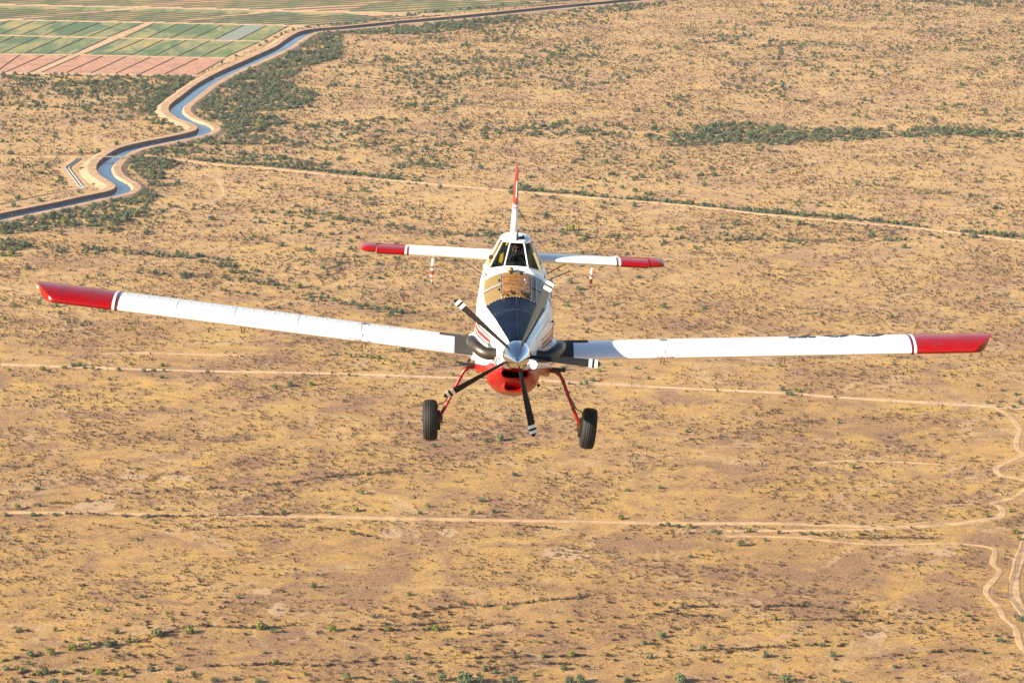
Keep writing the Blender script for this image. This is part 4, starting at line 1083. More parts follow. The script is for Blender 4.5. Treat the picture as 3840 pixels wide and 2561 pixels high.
bands = [   # (polyline, half width m, trees per m2, size, shrub boost)
 (r1([(1300, 1098), (1500, 1117), (1900, 1148), (2350, 1195)]) + r2([(300, 1225), (800, 1285), (1150, 1308), (1600, 1335), (1800, 1365), (2350, 1402)]) + r3([(300, 1442), (640, 1470), (900, 1490), (1100, 1505), (1500, 1545)]) + [(3440, 855), (3640, 875), (3840, 892), (4050, 910)], 5, .034, (3.0, 5.2)),
 (r4([(550, 140), (800, 175), (1100, 190), (1400, 225), (1600, 270), (1720, 320), (1850, 380), (2000, 420), (2150, 470), (2350, 520)]) + [(1400, 1160), (1550, 1178)], 15, .0046, (2.8, 4.8)),
 (r4([(880, 310), (1200, 335), (1550, 350), (1750, 380), (1900, 400)]), 11, .0045, (2.6, 4.4)),
 (r4([(180, 120), (400, 160), (560, 170), (700, 190)]), 12, .003, (2.4, 4)),
 ([(1000, 800), (1280, 820), (1560, 868), (1800, 885), (2000, 870), (2250, 885), (2500, 895), (2800, 900), (3200, 905), (3800, 885)], 11, .0042, (2.6, 4.2)),
 (r3([(600, 310), (800, 305), (1300, 330), (2000, 350)]), 25, .0025, (2.8, 4.5)),
 (r3([(0, 1170), (600, 1180), (1200, 1080), (1800, 1075)]), 8, .002, (2.4, 3.6)),
 (r3([(1200, 1250), (1500, 1310), (1850, 1340)]), 10, .005, (2.6, 3.8)),
 (r2([(300, 1150), (600, 1130), (750, 1165)]), 18, .006, (2.8, 4.4)),
 ([(1290, 90), (1400, 75), (1700, 40), (1760, 36), (1900, 22), (2150, 2)], 7, .0055, (3.0, 5)),
]
TW, TS = [], []
for poly, dn, sz in belts:
    W, P = uniform(int(AREA*dn*2.1)); k = inpoly(P, poly); W, P = W[k], P[k]
    if len(W) == 0: continue
    d = vn(W[:, 0], W[:, 1], 42)*.6+vn2(W[:, 0], W[:, 1], 16)*.4
    k = (rng.random(len(W)) < np.clip((d-.12)*4 if dn > .007 else (d-.3)*3.0, 0, 1.0)) & clear(W, P, 2.5); W, P = W[k], P[k]
    TW.append(W); TS.append(rng.uniform(*sz, len(W))*.80)
for pl, hw, dn, sz in bands:
    L = world_line(pl, 0, 2)
    for i in range(len(L)-1):
        a, b_ = L[i], L[i+1]; ln_ = np.linalg.norm(b_-a); n = rng.poisson(ln_*2*hw*dn*2.0)
        if not n: continue
        f = rng.random(n); dirn = (b_-a)/(ln_+1e-9); nn_ = np.array([-dirn[1], dirn[0]])
        W = a+(b_-a)*f[:, None]+nn_*np.clip(rng.normal(0, .5, n), -1.2, 1.2)[:, None]*hw; W = W[clear(W, to_px(W), 2.0)] if pl[0] != (1290, 90) else W
        TW.append(W); TS.append(rng.uniform(*sz, len(W))*.80)
# scattered mesquites, thinning towards the viewer
W, P = uniform(int(AREA*.0105))
d = vn(W[:, 0], W[:, 1]*.6, 110)*.55+vn2(W[:, 0], W[:, 1], 30)*.45
far = np.clip((1250-P[:, 1])/900, .010, 1)
k = (rng.random(len(W)) < np.clip((d-.47)*4.2, .03, 1)*far*np.clip(1.2-(P[:, 0]-1500)/2600, .42, 1.15)) & clear(W, P, 2.0)
TW.append(W[k]); TS.append(1.3+2.4*rng.random(k.sum())**1.5)
TW = np.concatenate(TW); TS = np.concatenate(TS); TS = TS*np.exp(rng.normal(-.03, .24, len(TS)))
# trees traced one by one: (px, py of the foot, radius in metres, tone)
man = []
def add(fn, lst):
    for x, y, r_, tn in lst: q = fn([(x, y)])[0]; man.append((q[0], q[1], r_, tn))
add(r6, [(125, 372, 3.2, 1), (500, 1345, 4.0, 1), (340, 1368, 3.8, 1), (210, 1382, 3.5, 0), (600, 1330, 3.2, 1), (745, 1320, 3.6, 0), (785, 1308, 3.2, 0), (888, 1285, 2.7, 1), (1085, 1250, 4.4, 0), (1305, 1225, 4.0, 1), (1797, 1200, 4.1, 1), (2290, 1212, 4.0, 1), (1875, 1220, 2.6, 0), (690, 1508, 4.0, 1), (850, 1528, 3.2, 1), (795, 1512, 2.4, 0), (438, 1508, 2.8, 1), (262, 1508, 3.0, 1), (310, 1505, 3.2, 0), (45, 1478, 3.0, 2), (118, 1468, 2.2, 1), (148, 1484, 2.2, 1), (180, 1488, 2.0, 0), (1040, 1485, 3.2, 0), (1215, 1482, 2.4, 2), (1330, 1512, 2.3, 0), (1895, 1435, 3.0, 1), (1640, 985, 2.0, 2), (1085, 378, 2.3, 0), (1260, 385, 2.2, 2), (1797, 402, 2.6, 0), (1955, 402, 2.8, 0), (1880, 402, 1.7, 1), (1015, 428, 2.8, 0), (255, 238, 2.8, 0), (2095, 1510, 2.2, 1), (1780, 1566, 3.0, 2), (370, 1580, 3.6, 2), (1160, 1576, 3.2, 1), (210, 1572, 2.5, 2), (600, 318, 2.4, 0), (383, 418, 2.2, 2), (226, 420, 2.6, 0), (280, 415, 1.9, 0), (270, 355, 2.2, 2), (1063, 468, 1.9, 1), (945, 585, 2.0, 0), (725, 1073, 2.4, 0), (550, 1275, 2.2, 1), (800, 1225, 2.8, 0), (885, 1380, 2.4, 0), (130, 1208, 2.2, 0), (2160, 910, 2.8, 0), (970, 978, 2.2, 0), (1150, 1090, 1.7, 1), (192, 1438, 2.0, 2), (38, 420, 2.6, 0), (30, 415, 1.8, 1), (2290, 408, 2.2, 2), (535, 1555, 2.2, 2), (570, 1505, 1.8, 2), (1480, 1560, 3, 2), (1620, 1548, 2.6, 0), (380, 1210, 2.2, 0), (1190, 1135, 1.9, 0)])
add(r7, [(320, 1208, 3.2, 1), (648, 1208, 3.6, 1), (875, 1200, 1.8, 0), (1585, 1385, 3.6, 1), (1390, 1392, 2.6, 0), (1530, 1478, 3.0, 0), (860, 1568, 6.0, 2), (830, 1566, 3.8, 2), (955, 1568, 3.6, 2), (1180, 1562, 3.6, 2), (690, 1552, 4.2, 0), (40, 1540, 3.6, 0), (1572, 1566, 4.0, 2), (1650, 1566, 4.0, 2), (1965, 1562, 3.6, 0), (2330, 1562, 4.4, 2), (218, 1115, 2.6, 0), (465, 965, 2.8, 1), (1125, 1060, 2.2, 1), (455, 1400, 2.6, 0), (1045, 397, 2.4, 2), (100, 385, 3.4, 1), (595, 357, 3.0, 1), (285, 383, 2.0, 1), (2250, 490, 3.0, 2), (2205, 486, 2.8, 3), (2320, 496, 2.6, 3), (1925, 440, 2.8, 1), (1968, 248, 2.6, 0), (905, 405, 2.6, 0), (545, 405, 2.4, 0), (1065, 1500, 2.2, 2), (1325, 1520, 2.4, 1), (600, 1512, 1.8, 1), (570, 115, 2.0, 1), (180, 138, 2.2, 1), (877, 84, 2.0, 1), (1568, 408, 1.6, 2), (75, 545, 3.2, 1), (490, 1566, 2.4, 2), (370, 1566, 2.6, 2), (1115, 1566, 2.6, 0), (1215, 545, 2.2, 0), (2195, 230, 2.6, 0), (145, 268, 2.4, 0)])
add(r8, [(1230, 1080, 2.8, 1), (45, 500, 3.4, 1), (215, 527, 2.4, 2), (240, 540, 2.6, 3), (450, 528, 2.9, 1), (2285, 540, 3.6, 1), (2255, 390, 2.4, 1), (2095, 425, 2.6, 1), (1170, 92, 3.4, 1), (2185, 1285, 3.4, 2), (715, 1560, 4.2, 2), (1038, 1388, 2.8, 2), (700, 1398, 1.9, 0), (885, 545, 2.8, 0), (400, 625, 3.6, 0), (635, 1135, 2.6, 1), (1105, 1568, 2.2, 2), (0, 1566, 3.8, 2), (2312, 582, 2.6, 1), (1220, 550, 2.2, 1), (565, 590, 2.0, 0), (665, 540, 2.2, 0), (600, 1512, 2.0, 0), (140, 1345, 3.0, 0), (965, 1315, 2.8, 0), (485, 1345, 1.8, 0), (2330, 1140, 3.0, 2), (2070, 1365, 2.4, 0), (1460, 1462, 2.2, 0), (1965, 1110, 2.2, 0)])
add(r5, [(735, 335, 3.8, 2), (688, 302, 3.2, 0), (778, 308, 2.6, 0), (805, 312, 2.7, 1), (672, 138, 2.6, 1), (2098, 390, 2.8, 0), (2165, 418, 2.4, 1), (2275, 422, 2.6, 0), (2320, 396, 2.8, 2), (1570, 175, 2.3, 1), (1848, 198, 2.2, 1), (2292, 332, 2.8, 0), (1452, 130, 2.4, 0), (2030, 272, 2.8, 0), (1045, 352, 2.0, 1), (818, 340, 1.6, 1), (240, 308, 1.6, 2), (30, 590, 2.8, 0), (770, 580, 2.0, 1), (1070, 528, 2.2, 0), (1310, 500, 2.2, 0), (2195, 305, 2.4, 0), (600, 135, 2.0, 2), (1245, 180, 2.2, 0)])
add(r4, [(290, 982, 3.6, 1), (510, 958, 3.2, 2), (545, 948, 2.8, 1), (580, 968, 2.6, 0), (815, 985, 3.2, 1), (1115, 955, 3.2, 1), (1060, 992, 3.0, 1), (1430, 1000, 2.6, 1), (990, 992, 2.8, 0), (1130, 992, 2.4, 0), (1895, 1108, 3.0, 0), (1930, 1128, 2.4, 1), (1990, 1095, 3.4, 0), (2140, 1085, 3.2, 1), (60, 985, 2.6, 1), (440, 970, 3.2, 1), (640, 978, 3.0, 1), (30, 634, 2.6, 1), (470, 655, 3.4, 0), (560, 675, 2.8, 0), (28, 1128, 2.4, 1), (1110, 1036, 2.8, 0), (2320, 880, 2.2, 2), (2275, 880, 1.8, 2), (100, 540, 2.6, 0), (695, 22, 3.0, 1), (2288, 1005+0, 1.8, 0), (900, 942, 1.8, 2), (1375, 960, 1.6, 2), (640, 1010, 1.8, 1), (88, 1022, 1.8, 1), (1705, 985, 1.8, 0), (2095, 1370, 1.8, 1), (270, 853, 2.0, 1)])
R5b = reg((900, 1120), 2.351)
add(R5b, [(970, 518, 3.0, 1), (1225, 532, 3.2, 1), (1165, 525, 2.8, 1), (855, 502, 2.0, 2), (800, 503, 1.8, 2), (1325, 552, 2.2, 1), (310, 775, 2.4, 1), (440, 765, 3.0, 0), (625, 765, 2.8, 1), (965, 682, 2.2, 0), (1870, 680, 2.8, 1), (2130, 705, 3.0, 1), (700, 630, 1.4, 2), (1110, 240, 2.4, 1), (1060, 518, 2.2, 1), (1120, 520, 2.2, 0), (1900, 565, 3.0, 1), (1530, 585, 2.6, 0)])
R6b = reg((2000, 1200), 2.612)
add(R6b, [(520, 625, 2.8, 2), (465, 635, 2.4, 1), (580, 600, 3.0, 2), (350, 632, 2.0, 2), (1130, 580, 2.6, 0), (640, 505, 2.6, 1), (800, 450, 2.4, 2), (1010, 482, 2.4, 2)])
add(r1, [(630, 1110, 2.8, 2), (555, 1060, 4.2, 2), (675, 1060, 4.6, 2), (800, 1000, 4.6, 2), (985, 935, 2.6, 1), (932, 960, 2.8, 1), (700, 975, 2.4, 0), (275, 1390, 4.0, 2), (120, 1380, 4.4, 2), (95, 1428, 4.2, 2), (540, 1325, 2.6, 2), (400, 1062, 3, 0), (95, 1285, 2.0, 0), (380, 1280, 2.4, 0), (435, 1300, 2.0, 0), (490, 1292, 2.0, 3), (1525, 440, 3.6, 2), (1625, 393, 3.4, 2), (1830, 295, 4.2, 2), (1790, 320, 3.6, 2), (1895, 263, 3.0, 2), (1935, 240, 3.2, 2), (1965, 228, 3.0, 2), (2108, 192, 3.4, 2), (2190, 184, 3.0, 2), (430, 1245, 2.6, 0), (455, 1262, 2.6, 3), (410, 1160, 2.2, 3), (2105, 1212, 3.2, 2), (1890, 1185, 2.4, 3), (1790, 1180, 2.8, 3), (1550, 1172, 3.2, 0), (1600, 1170, 2.6, 0), (1640, 1262, 3.2, 0), (1325, 1448, 2.4, 2)])
add(r2, [(318, 1275, 3.2, 2), (585, 1288, 2.6, 0), (680, 1300, 4.0, 0), (785, 1315, 2.8, 0), (1165, 1338, 4.2, 2), (1345, 1358, 3.2, 2), (1810, 1405, 3.6, 2), (1865, 1415, 3.4, 2), (2015, 1425, 4.4, 0), (1700, 1355, 4.2, 1), (1925, 1378, 3.6, 2), (1435, 1368, 2.4, 2), (540, 1515, 3.6, 2), (92, 805, 2.6, 2)])
add(r3, [(715, 1528, 3.4, 0), (470, 1170, 3.2, 1), (615, 1182, 3.0, 0), (770, 700, 4.0, 0), (1450, 1400, 2.4, 0)])
MW = np.array([tuple(gpt(x, y))[:2] for x, y, _, _ in man]); MR = np.array([m_[2] for m_ in man])*1.12; MT = np.array([m_[3] for m_ in man])

# --- prototypes
def leaf_cloud(seed, nleaf, nblob, size, flat=.75, spread=1.0, lift=.2):
    """unit crown radius 1; returns (n*3,3) triangles"""
    r_ = np.random.default_rng(seed)
    bc = r_.normal(0, 1, (nblob, 3)); bc /= np.linalg.norm(bc, axis=1)[:, None]; bc *= (r_.random(nblob)**.5*.62*spread)[:, None]
    bc[:, 2] = np.abs(bc[:, 2])*flat+lift; br_ = r_.uniform(.26, .46, nblob)
    i = r_.integers(0, nblob, nleaf); d = r_.normal(0, 1, (nleaf, 3)); d /= np.linalg.norm(d, axis=1)[:, None]
    c_ = bc[i]+d*(br_[i]*r_.uniform(.65, 1.05, nleaf))[:, None]*np.array([1, 1, .8])
    c_[:, 2] = np.maximum(c_[:, 2], .04)
    a = r_.normal(0, 1, (nleaf, 3)); a -= d*(a*d).sum(1)[:, None]*.7; a /= np.linalg.norm(a, axis=1)[:, None]
    b_ = np.cross(a, r_.normal(0, 1, (nleaf, 3))*.6+d); b_ /= np.linalg.norm(b_, axis=1)[:, None]
    s = size*r_.uniform(.6, 1.35, nleaf)[:, None]
    return np.stack([c_-a*s, c_+a*s*.8+b_*s*.3, c_+b_*s*1.3], 1).reshape(-1, 3)
def shrub_tris(seed, n=18, spread=.8):
    r_ = np.random.default_rng(seed); out = []
    a = r_.uniform(0, 2*math.pi, n); t_ = r_.uniform(.15, spread, n); L_ = r_.uniform(.5, 1.0, n)
    dx, dy, dz = np.cos(a)*np.sin(t_*1.3), np.sin(a)*np.sin(t_*1.3), np.cos(t_*1.3)
    tip = np.c_[dx, dy, dz]*L_[:, None]; tip[:, 2] *= .85
    sd_ = np.c_[-np.sin(a), np.cos(a), np.zeros(n)]*r_.uniform(.12, .30, n)[:, None]
    bs = np.c_[np.cos(a)*.12, np.sin(a)*.12, np.zeros(n)]
    mid = tip*.65+sd_
    mid2 = tip*.7-sd_
    k = r_.random(n) < .5
    T = np.where(k[:, None, None], np.stack([bs, mid, tip], 1), np.stack([mid2, mid, tip], 1))
    return T.reshape(-1, 3)
def foliage_mat(name, cols):
    mt, t, b = nmat(name)
    at = N(t, 'ShaderNodeAttribute', attribute_name='tint'); oi = N(t, 'ShaderNodeObjectInfo'); ge = N(t, 'ShaderNodeNewGeometry')
    ad = N(t, 'ShaderNodeMath', operation='ADD'); t.links.new(at.outputs['Fac'], ad.inputs[0]); t.links.new(oi.outputs['Random'], ad.inputs[1])
    fr = N(t, 'ShaderNodeMath', operation='FRACT'); t.links.new(ad.outputs[0], fr.inputs[0])
    k = len(cols); c = ramp(t, fr.outputs[0], [(i/(k-1)*.98+.01, c_) for i, c_ in enumerate(cols)])
    hv = N(t, 'ShaderNodeHueSaturation'); t.links.new(c, hv.inputs['Color'])
    mr = N(t, 'ShaderNodeMapRange'); mr.inputs['To Min'].default_value = .6; mr.inputs['To Max'].default_value = 1.5
    t.links.new(ge.outputs['Random Per Island'], mr.inputs['Value']); t.links.new(mr.outputs[0], hv.inputs['Value'])
    t.links.new(hv.outputs[0], b.inputs['Base Color']); b.inputs['Roughness'].default_value = .8; b.inputs['Specular IOR Level'].default_value = .15
    return mt
F_GREEN = [foliage_mat('grey_green_leaves', [(.115, .13, .05), (.16, .17, .07), (.135, .145, .065)]),
           foliage_mat('yellow_green_leaves', [(.17, .175, .035), (.215, .205, .045), (.18, .19, .045)]),
           foliage_mat('deep_green_leaves', [(.095, .13, .065), (.125, .16, .08), (.11, .14, .08)]),
           foliage_mat('brown_green_leaves', [(.09, .08, .035), (.12, .10, .045), (.085, .09, .04)])]
F_MIX = foliage_mat('mixed_mesquite_leaves', [(.068, .085, .05), (.105, .125, .058), (.145, .15, .062), (.08, .105, .064), (.11, .115, .058), (.07, .095, .06), (.125, .145, .058)])
F_SHRUB = foliage_mat('dry_shrub_twigs', [(.07, .042, .026), (.115, .068, .038), (.15, .09, .045), (.09, .065, .036), (.06, .042, .032), (.17, .105, .052), (.085, .082, .04)])
BARK = plain('bark', (.075, .055, .04), .95, bumpscale=2)
def tri_mesh(name, V, mat, tint=None):
    n = len(V)//3; me = bpy.data.meshes.new(name); me.vertices.add(len(V)); me.vertices.foreach_set('co', V.astype(np.float32).ravel())
    me.loops.add(n*3); me.loops.foreach_set('vertex_index', np.arange(n*3, dtype=np.int32))
    me.polygons.add(n); me.polygons.foreach_set('loop_start', np.arange(0, n*3, 3, dtype=np.int32))
    me.materials.append(mat)
    if tint is not None:
        a = me.attributes.new('tint', 'FLOAT', 'POINT'); a.data.foreach_set('value', tint.astype(np.float32))
    me.update(calc_edges=True); return me
def merged(protos, W, S, SZ, tints=None, z=None):
    """numpy merge of randomly turned copies"""
    out = []; tt = []; pid = rng.integers(0, len(protos), len(W)); an = rng.uniform(0, 2*math.pi, len(W))
    for p in range(len(protos)):
        k = np.where(pid == p)[0]
        if not len(k): continue
        T = protos[p]; c_, s_ = np.cos(an[k]), np.sin(an[k])
        X = (T[None, :, 0]*c_[:, None]-T[None, :, 1]*s_[:, None])*S[k][:, None]+W[k][:, 0:1]
        Y = (T[None, :, 0]*s_[:, None]+T[None, :, 1]*c_[:, None])*S[k][:, None]+W[k][:, 1:2]
        Z = T[None, :, 2]*SZ[k][:, None]
        out.append(np.stack([X, Y, Z], 2).reshape(-1, 3))
        tt.append(np.repeat((tints[k] if tints is not None else rng.random(len(k))), len(T)))
    return np.concatenate(out), np.concatenate(tt)
big_protos = [leaf_cloud(100+i, 520, 13, .105, .62, 1.0, .22) for i in range(6)]
far_protos = [leaf_cloud(200+i, 135, 9, .165, .55, 1.0, .16) for i in range(8)]
trunk_me = []
for i in range(4):
    r_ = random.Random(i); mb = MB()
    for k in range(4):
        a = 2*math.pi*k/4+r_.random(); tip = (math.cos(a)*.5, math.sin(a)*.5, .62+.15*r_.random())
        mb.tube([(0, 0, -.03), (math.cos(a)*.08, math.sin(a)*.08, .18), (math.cos(a)*.28, math.sin(a)*.28, .40), tip], [.045, .035, .022, .008], 5)
        for j in range(2):
            b_ = a+r_.uniform(-.9, .9); mb.tube([(math.cos(a)*.22, math.sin(a)*.22, .34), (math.cos(b_)*.6, math.sin(b_)*.6, .5+.2*r_.random())], [.018, .006], 4)
    o = mb.build('t', BARK); trunk_me.append(o.data); bpy.data.objects.remove(o)
crown_me = {}
for tn in range(4):
    for i in range(6): crown_me[(tn, i)] = tri_mesh('crown', big_protos[i], F_GREEN[tn])
# --- landmarks used by the labels
LM = [('the left undercarriage leg', 1700, 1470), ('the left tyre', 1612, 1578), ('the right tyre', 2211, 1613), ('the green wingtip light', 140, 1090), ('the red wingtip light', 3717, 1286),
      ('the tail fin tip', 1942, 640), ('the left tailplane tip', 1365, 952), ('the right tailplane tip', 2485, 1025), ('the canal bridge', 437, 588), ('the pink ploughed field', 500, 240), ('the bend of the side ditch', 255, 630),
      ('the track junction', 3740, 1940), ('the fence bend', 3725, 2060), ('the bottom right corner', 3840, 2561), ('the bottom left corner', 0, 2561), ('the bottom edge middle', 1920, 2561),
      ('the top right corner', 3840, 0), ('the rusty machinery', 2895, 568), ('the pale bare patch', 355, 1897), ('the road fork', 3400, 1975), ('the canal elbow', 740, 485), ('the lower canal elbow', 440, 705),
      ('the lower road start', 0, 1920), ('the lower road middle', 1900, 1945), ('the oval bare pan', 2113, 2077), ('the right frame middle', 3840, 1750), ('the left frame middle', 0, 1650)]
POLES = [(2, 1379), (403, 1394), (800, 1400), (1197, 1412), (1600, 1423), (2368, 1447), (2745, 1480), (3136, 1503), (3520, 1524)]
ordn = ['first', 'second', 'third', 'fourth', 'fifth', 'sixth', 'seventh', 'eighth', 'ninth', 'tenth', 'eleventh', 'twelfth', 'thirteenth', 'fourteenth', 'fifteenth', 'sixteenth', 'seventeenth', 'eighteenth', 'nineteenth', 'twentieth']
def ordw(i): return ordn[i] if i < 20 else '%dth' % (i+1)
for i, p in enumerate(POLES): LM.append(('the %s roadside pole' % ordn[i], p[0], p[1]))
LMP = np.array([(l[1], l[2]) for l in LM])
def labels(P, desc, noun):
    d = np.hypot(P[:, None, 0]-LMP[None, :, 0], P[:, None, 1]-LMP[None, :, 1]); n = d.argmin(1); dd = d.min(1)
    q = []
    for i in range(len(P)):
        dx, dy = P[i, 0]-LMP[n[i], 0], P[i, 1]-LMP[n[i], 1]
        q.append('right of' if abs(dx) > abs(dy) and dx > 0 else 'left of' if abs(dx) > abs(dy) else 'below' if dy > 0 else 'above')
    out = [None]*len(P); groups = {}
    for i in range(len(P)): groups.setdefault((desc[i], n[i], q[i]), []).append(i)
    for key, ids in groups.items():
        ids.sort(key=lambda i: dd[i])
        for r_, i in enumerate(ids):
            out[i] = '%s %s %s %s' % (desc[i], noun, q[i], LM[n[i]][0]) + ('' if len(ids) == 1 else ', %s out from it' % ordw(r_))
    return out
TONE = ['grey-green', 'yellow-green', 'deep green', 'brownish']
def szw(r_): return 'large' if r_ > 3.6 else 'medium-sized' if r_ > 2.6 else 'small'
# individuals: all traced trees plus the largest of the others, 300 in all
px_t = to_px(TW); vis = (px_t[:, 0] > 0) & (px_t[:, 0] < 3840) & (px_t[:, 1] > 10) & (px_t[:, 1] < 2561)
score = np.where(vis, TS*px_t[:, 2], 0); order = np.argsort(-score); nextra = max(0, 298-len(man)); ex = order[:nextra]
IW = np.concatenate([MW, TW[ex]]); IR = np.concatenate([MR, TS[ex]*1.05]); IT = np.concatenate([MT, rng.integers(0, 3, len(ex))])
IP = to_px(IW)
labs = labels(IP, ['%s %s' % (szw(r_), TONE[t_]) for r_, t_ in zip(IR, IT)], 'tree')
for i in range(len(IW)):
    o = bpy.data.objects.new('desert_tree', None); link(o); o.empty_display_size = .5
    o.location = (IW[i, 0], IW[i, 1], 0); o.rotation_euler.z = rng.uniform(0, 6.28); s_ = float(IR[i]); hz = s_*rng.uniform(1.15, 1.6)
    if IT[i] == 3: hz *= .7
    o.scale = (s_, s_*rng.uniform(.85, 1.1), hz)
    tag(o, labs[i], 'tree', 'mesquite and palo verde trees on the desert floor')
    link(bpy.data.objects.new('crown', crown_me[(int(IT[i]), int(rng.integers(0, 6)))]), o)
    link(bpy.data.objects.new('trunk', trunk_me[int(rng.integers(0, 4))]), o)
rest = np.ones(len(TW), bool); rest[ex] = False
V_, T_ = merged(far_protos, TW[rest], TS[rest]*1.1, TS[rest]*rng.uniform(1.15, 1.75, rest.sum()))
print('far trees', rest.sum(), 'traced', len(man))
o = link(bpy.data.objects.new('scrub_woodland', tri_mesh('scrub_woodland', V_, F_MIX, T_)))
tag(o, 'grey-green mesquite thickets spread beside the canal and along the distant washes', 'thickets', kind='stuff')

# --- shrubs
SW, SS = [], []
W, P = uniform(int(AREA*.062))
d = vn(W[:, 0]+500, W[:, 1], 55)*.5+vn2(W[:, 0], W[:, 1]+300, 18)*.3+vn(W[:, 0], W[:, 1], 7)*.2
k = (rng.random(len(W)) < np.clip((d-.30)*2.6, .06, 1)) & clear(W, P, .8); SW.append(W[k]); SS.append(.8+1.7*rng.random(k.sum())**1.8)
washes = [
 r6([(-200, 1450), (0, 1420), (200, 1392), (400, 1345), (600, 1305), (850, 1292), (1000, 1262), (1200, 1222), (1400, 1192), (1600, 1197), (1800, 1182), (2100, 1152), (2350, 1137)]) + r7([(300, 1110), (500, 1082), (800, 1057), (1000, 1042), (1300, 1012), (1600, 990), (2000, 942), (2300, 902)]),
 r6([(200, 1512), (600, 1505), (900, 1492), (1200, 1472), (1500, 1462), (2000, 1447), (2350, 1442)]) + r7([(300, 1412), (600, 1400), (1000, 1392), (1600, 1382), (2100, 1380), (2350, 1362)]) + r8([(400, 1342), (700, 1312)]),
 r7([(0, 1202), (500, 1200), (900, 1190), (1200, 1162), (1500, 1152), (1700, 1130), (2000, 1102), (2350, 1080)]) + r8([(0, 1062), (500, 1052), (900, 1052), (1200, 1080)]),
 r8([(0, 1122), (500, 1132), (1000, 1132), (1300, 1142)]), r7([(200, 1180), (500, 1160), (800, 1165)]),
 r6([(650, 482), (900, 502), (1300, 512), (1500, 492), (1800, 490), (2000, 506), (2350, 512)]) + r7([(200, 555), (400, 592), (700, 642), (900, 690)]),
 r6([(-100, 385), (0, 372), (300, 342), (700, 312), (900, 272), (1300, 242), (1500, 227), (2000, 192), (2350, 152)]) + r7([(300, 130), (600, 102), (900, 82), (1200, 52), (1450, 12)]),
 r6([(1500, 229), (1700, 245), (2000, 240)]), r8([(1300, 702), (1600, 762), (2100, 770)]), r6([(200, 405), (500, 402), (800, 410), (1200, 415), (2000, 424)]),
 r8([(900, 482), (1200, 486), (1400, 492), (1700, 510)]), r5([(800, 1285), (1200, 1325), (1700, 1310)]), r7([(1200, 490), (1500, 500)]), r7([(900, 1520), (1200, 1440), (1900, 1450), (2350, 1450)]), r8([(1200, 1400), (1500, 1350), (2100, 1320)]), r8([(0, 1450), (500, 1330), (900, 1300)]), r5([(0, 640), (250, 620), (500, 560), (1000, 520), (1300, 500)]), r5([(1000, 690), (1250, 660), (1400, 700)])]
WASHL = []
for pl in washes:
    L = world_line(pl, 0, 5); L = L+np.c_[np.zeros(len(L)), (vn(L[:, 0], L[:, 1], 30)-.5)*14]; WASHL.append(L)
    for i in range(len(L)-1):
        a, b_ = L[i], L[i+1]; ln_ = np.linalg.norm(b_-a); n = rng.poisson(ln_*.95*np.clip((vn(*(a[None]+np.array([[77., 0]])).T, 38)[0]-.20)*2.8, .22, 1))
        W = a+(b_-a)*rng.random(n)[:, None]+rng.normal(0, 1.2, (n, 2)); SW.append(W); SS.append(.8+1.9*rng.random(n)**1.6)
W, P = uniform(int(AREA*.006)); k = (P[:, 1] < 1300) & clear(W, P, 1.0); SW.append(W[k]); SS.append(rng.uniform(1.0, 2.8, k.sum()))
SW = np.concatenate(SW); SS = np.concatenate(SS); SP = to_px(SW)
sh_protos = [shrub_tris(300+i, 16, .95) for i in range(10)]
# the 300 that show largest and are not behind the aircraft
near = (SP[:, 0] > 15) & (SP[:, 0] < 3825) & (SP[:, 1] > 1700) & (SP[:, 1] < 2550)
sc_ = np.where(near, SS*SP[:, 2], 0); si = np.argsort(-sc_)[:300]
big_sh = [tri_mesh('desert_bush', np.concatenate([shrub_tris(400+i, 46, .95), leaf_cloud(500+i, 60, 6, .11, .5, .8, .1)]), F_SHRUB) for i in range(8)]
labs = labels(SP[si], [('large' if SS[i] > 1.85 else 'medium-sized')+' brown' for i in si], 'creosote bush')
for j, i in enumerate(si):
    o = link(bpy.data.objects.new('desert_bush', big_sh[int(rng.integers(0, 8))])); s_ = float(SS[i])
    o.location = (SW[i, 0], SW[i, 1], 0); o.rotation_euler.z = rng.uniform(0, 6.28); o.scale = (s_*1.1, s_*1.1, s_*rng.uniform(.8, 1.15))
    tag(o, labs[j], 'bush', 'brown creosote bushes on the desert floor')
rest = np.ones(len(SW), bool); rest[si] = False
V_, T_ = merged(sh_protos, SW[rest], SS[rest]*1.2, SS[rest]*rng.uniform(.85, 1.4, rest.sum()))
print('shrubs', rest.sum())
o = link(bpy.data.objects.new('desert_scrub', tri_mesh('desert_scrub', V_, F_SHRUB, T_)))
tag(o, 'countless small brown creosote shrubs dotted over the dry grass', 'scrub', kind='stuff')
# weeds along both edges of the canal water
nr_ = offsets(CL); k_ = rng.integers(0, len(CL), 900); sd_ = rng.random(900) < .35
of_ = np.where(sd_, rng.normal(1.6, .4, 900), rng.normal(3.0+WW, .9, 900)); kp = vn(CL[k_, 0], CL[k_, 1], 22) > .48
WD = CL[k_]+nr_[k_]*of_[:, None]+rng.normal(0, 2.5, (900, 2))*.5; WD = WD[kp]; ws = rng.uniform(.5, 1.9, len(WD))
V_, T_ = merged(sh_protos, WD, ws, ws*1.2); V_[:, 2] += .35
o = link(bpy.data.objects.new('bank_weeds', tri_mesh('bank_weeds', V_, F_MIX, T_)))
tag(o, 'dark green weeds growing along the edges of the canal water', 'weeds', kind='stuff')

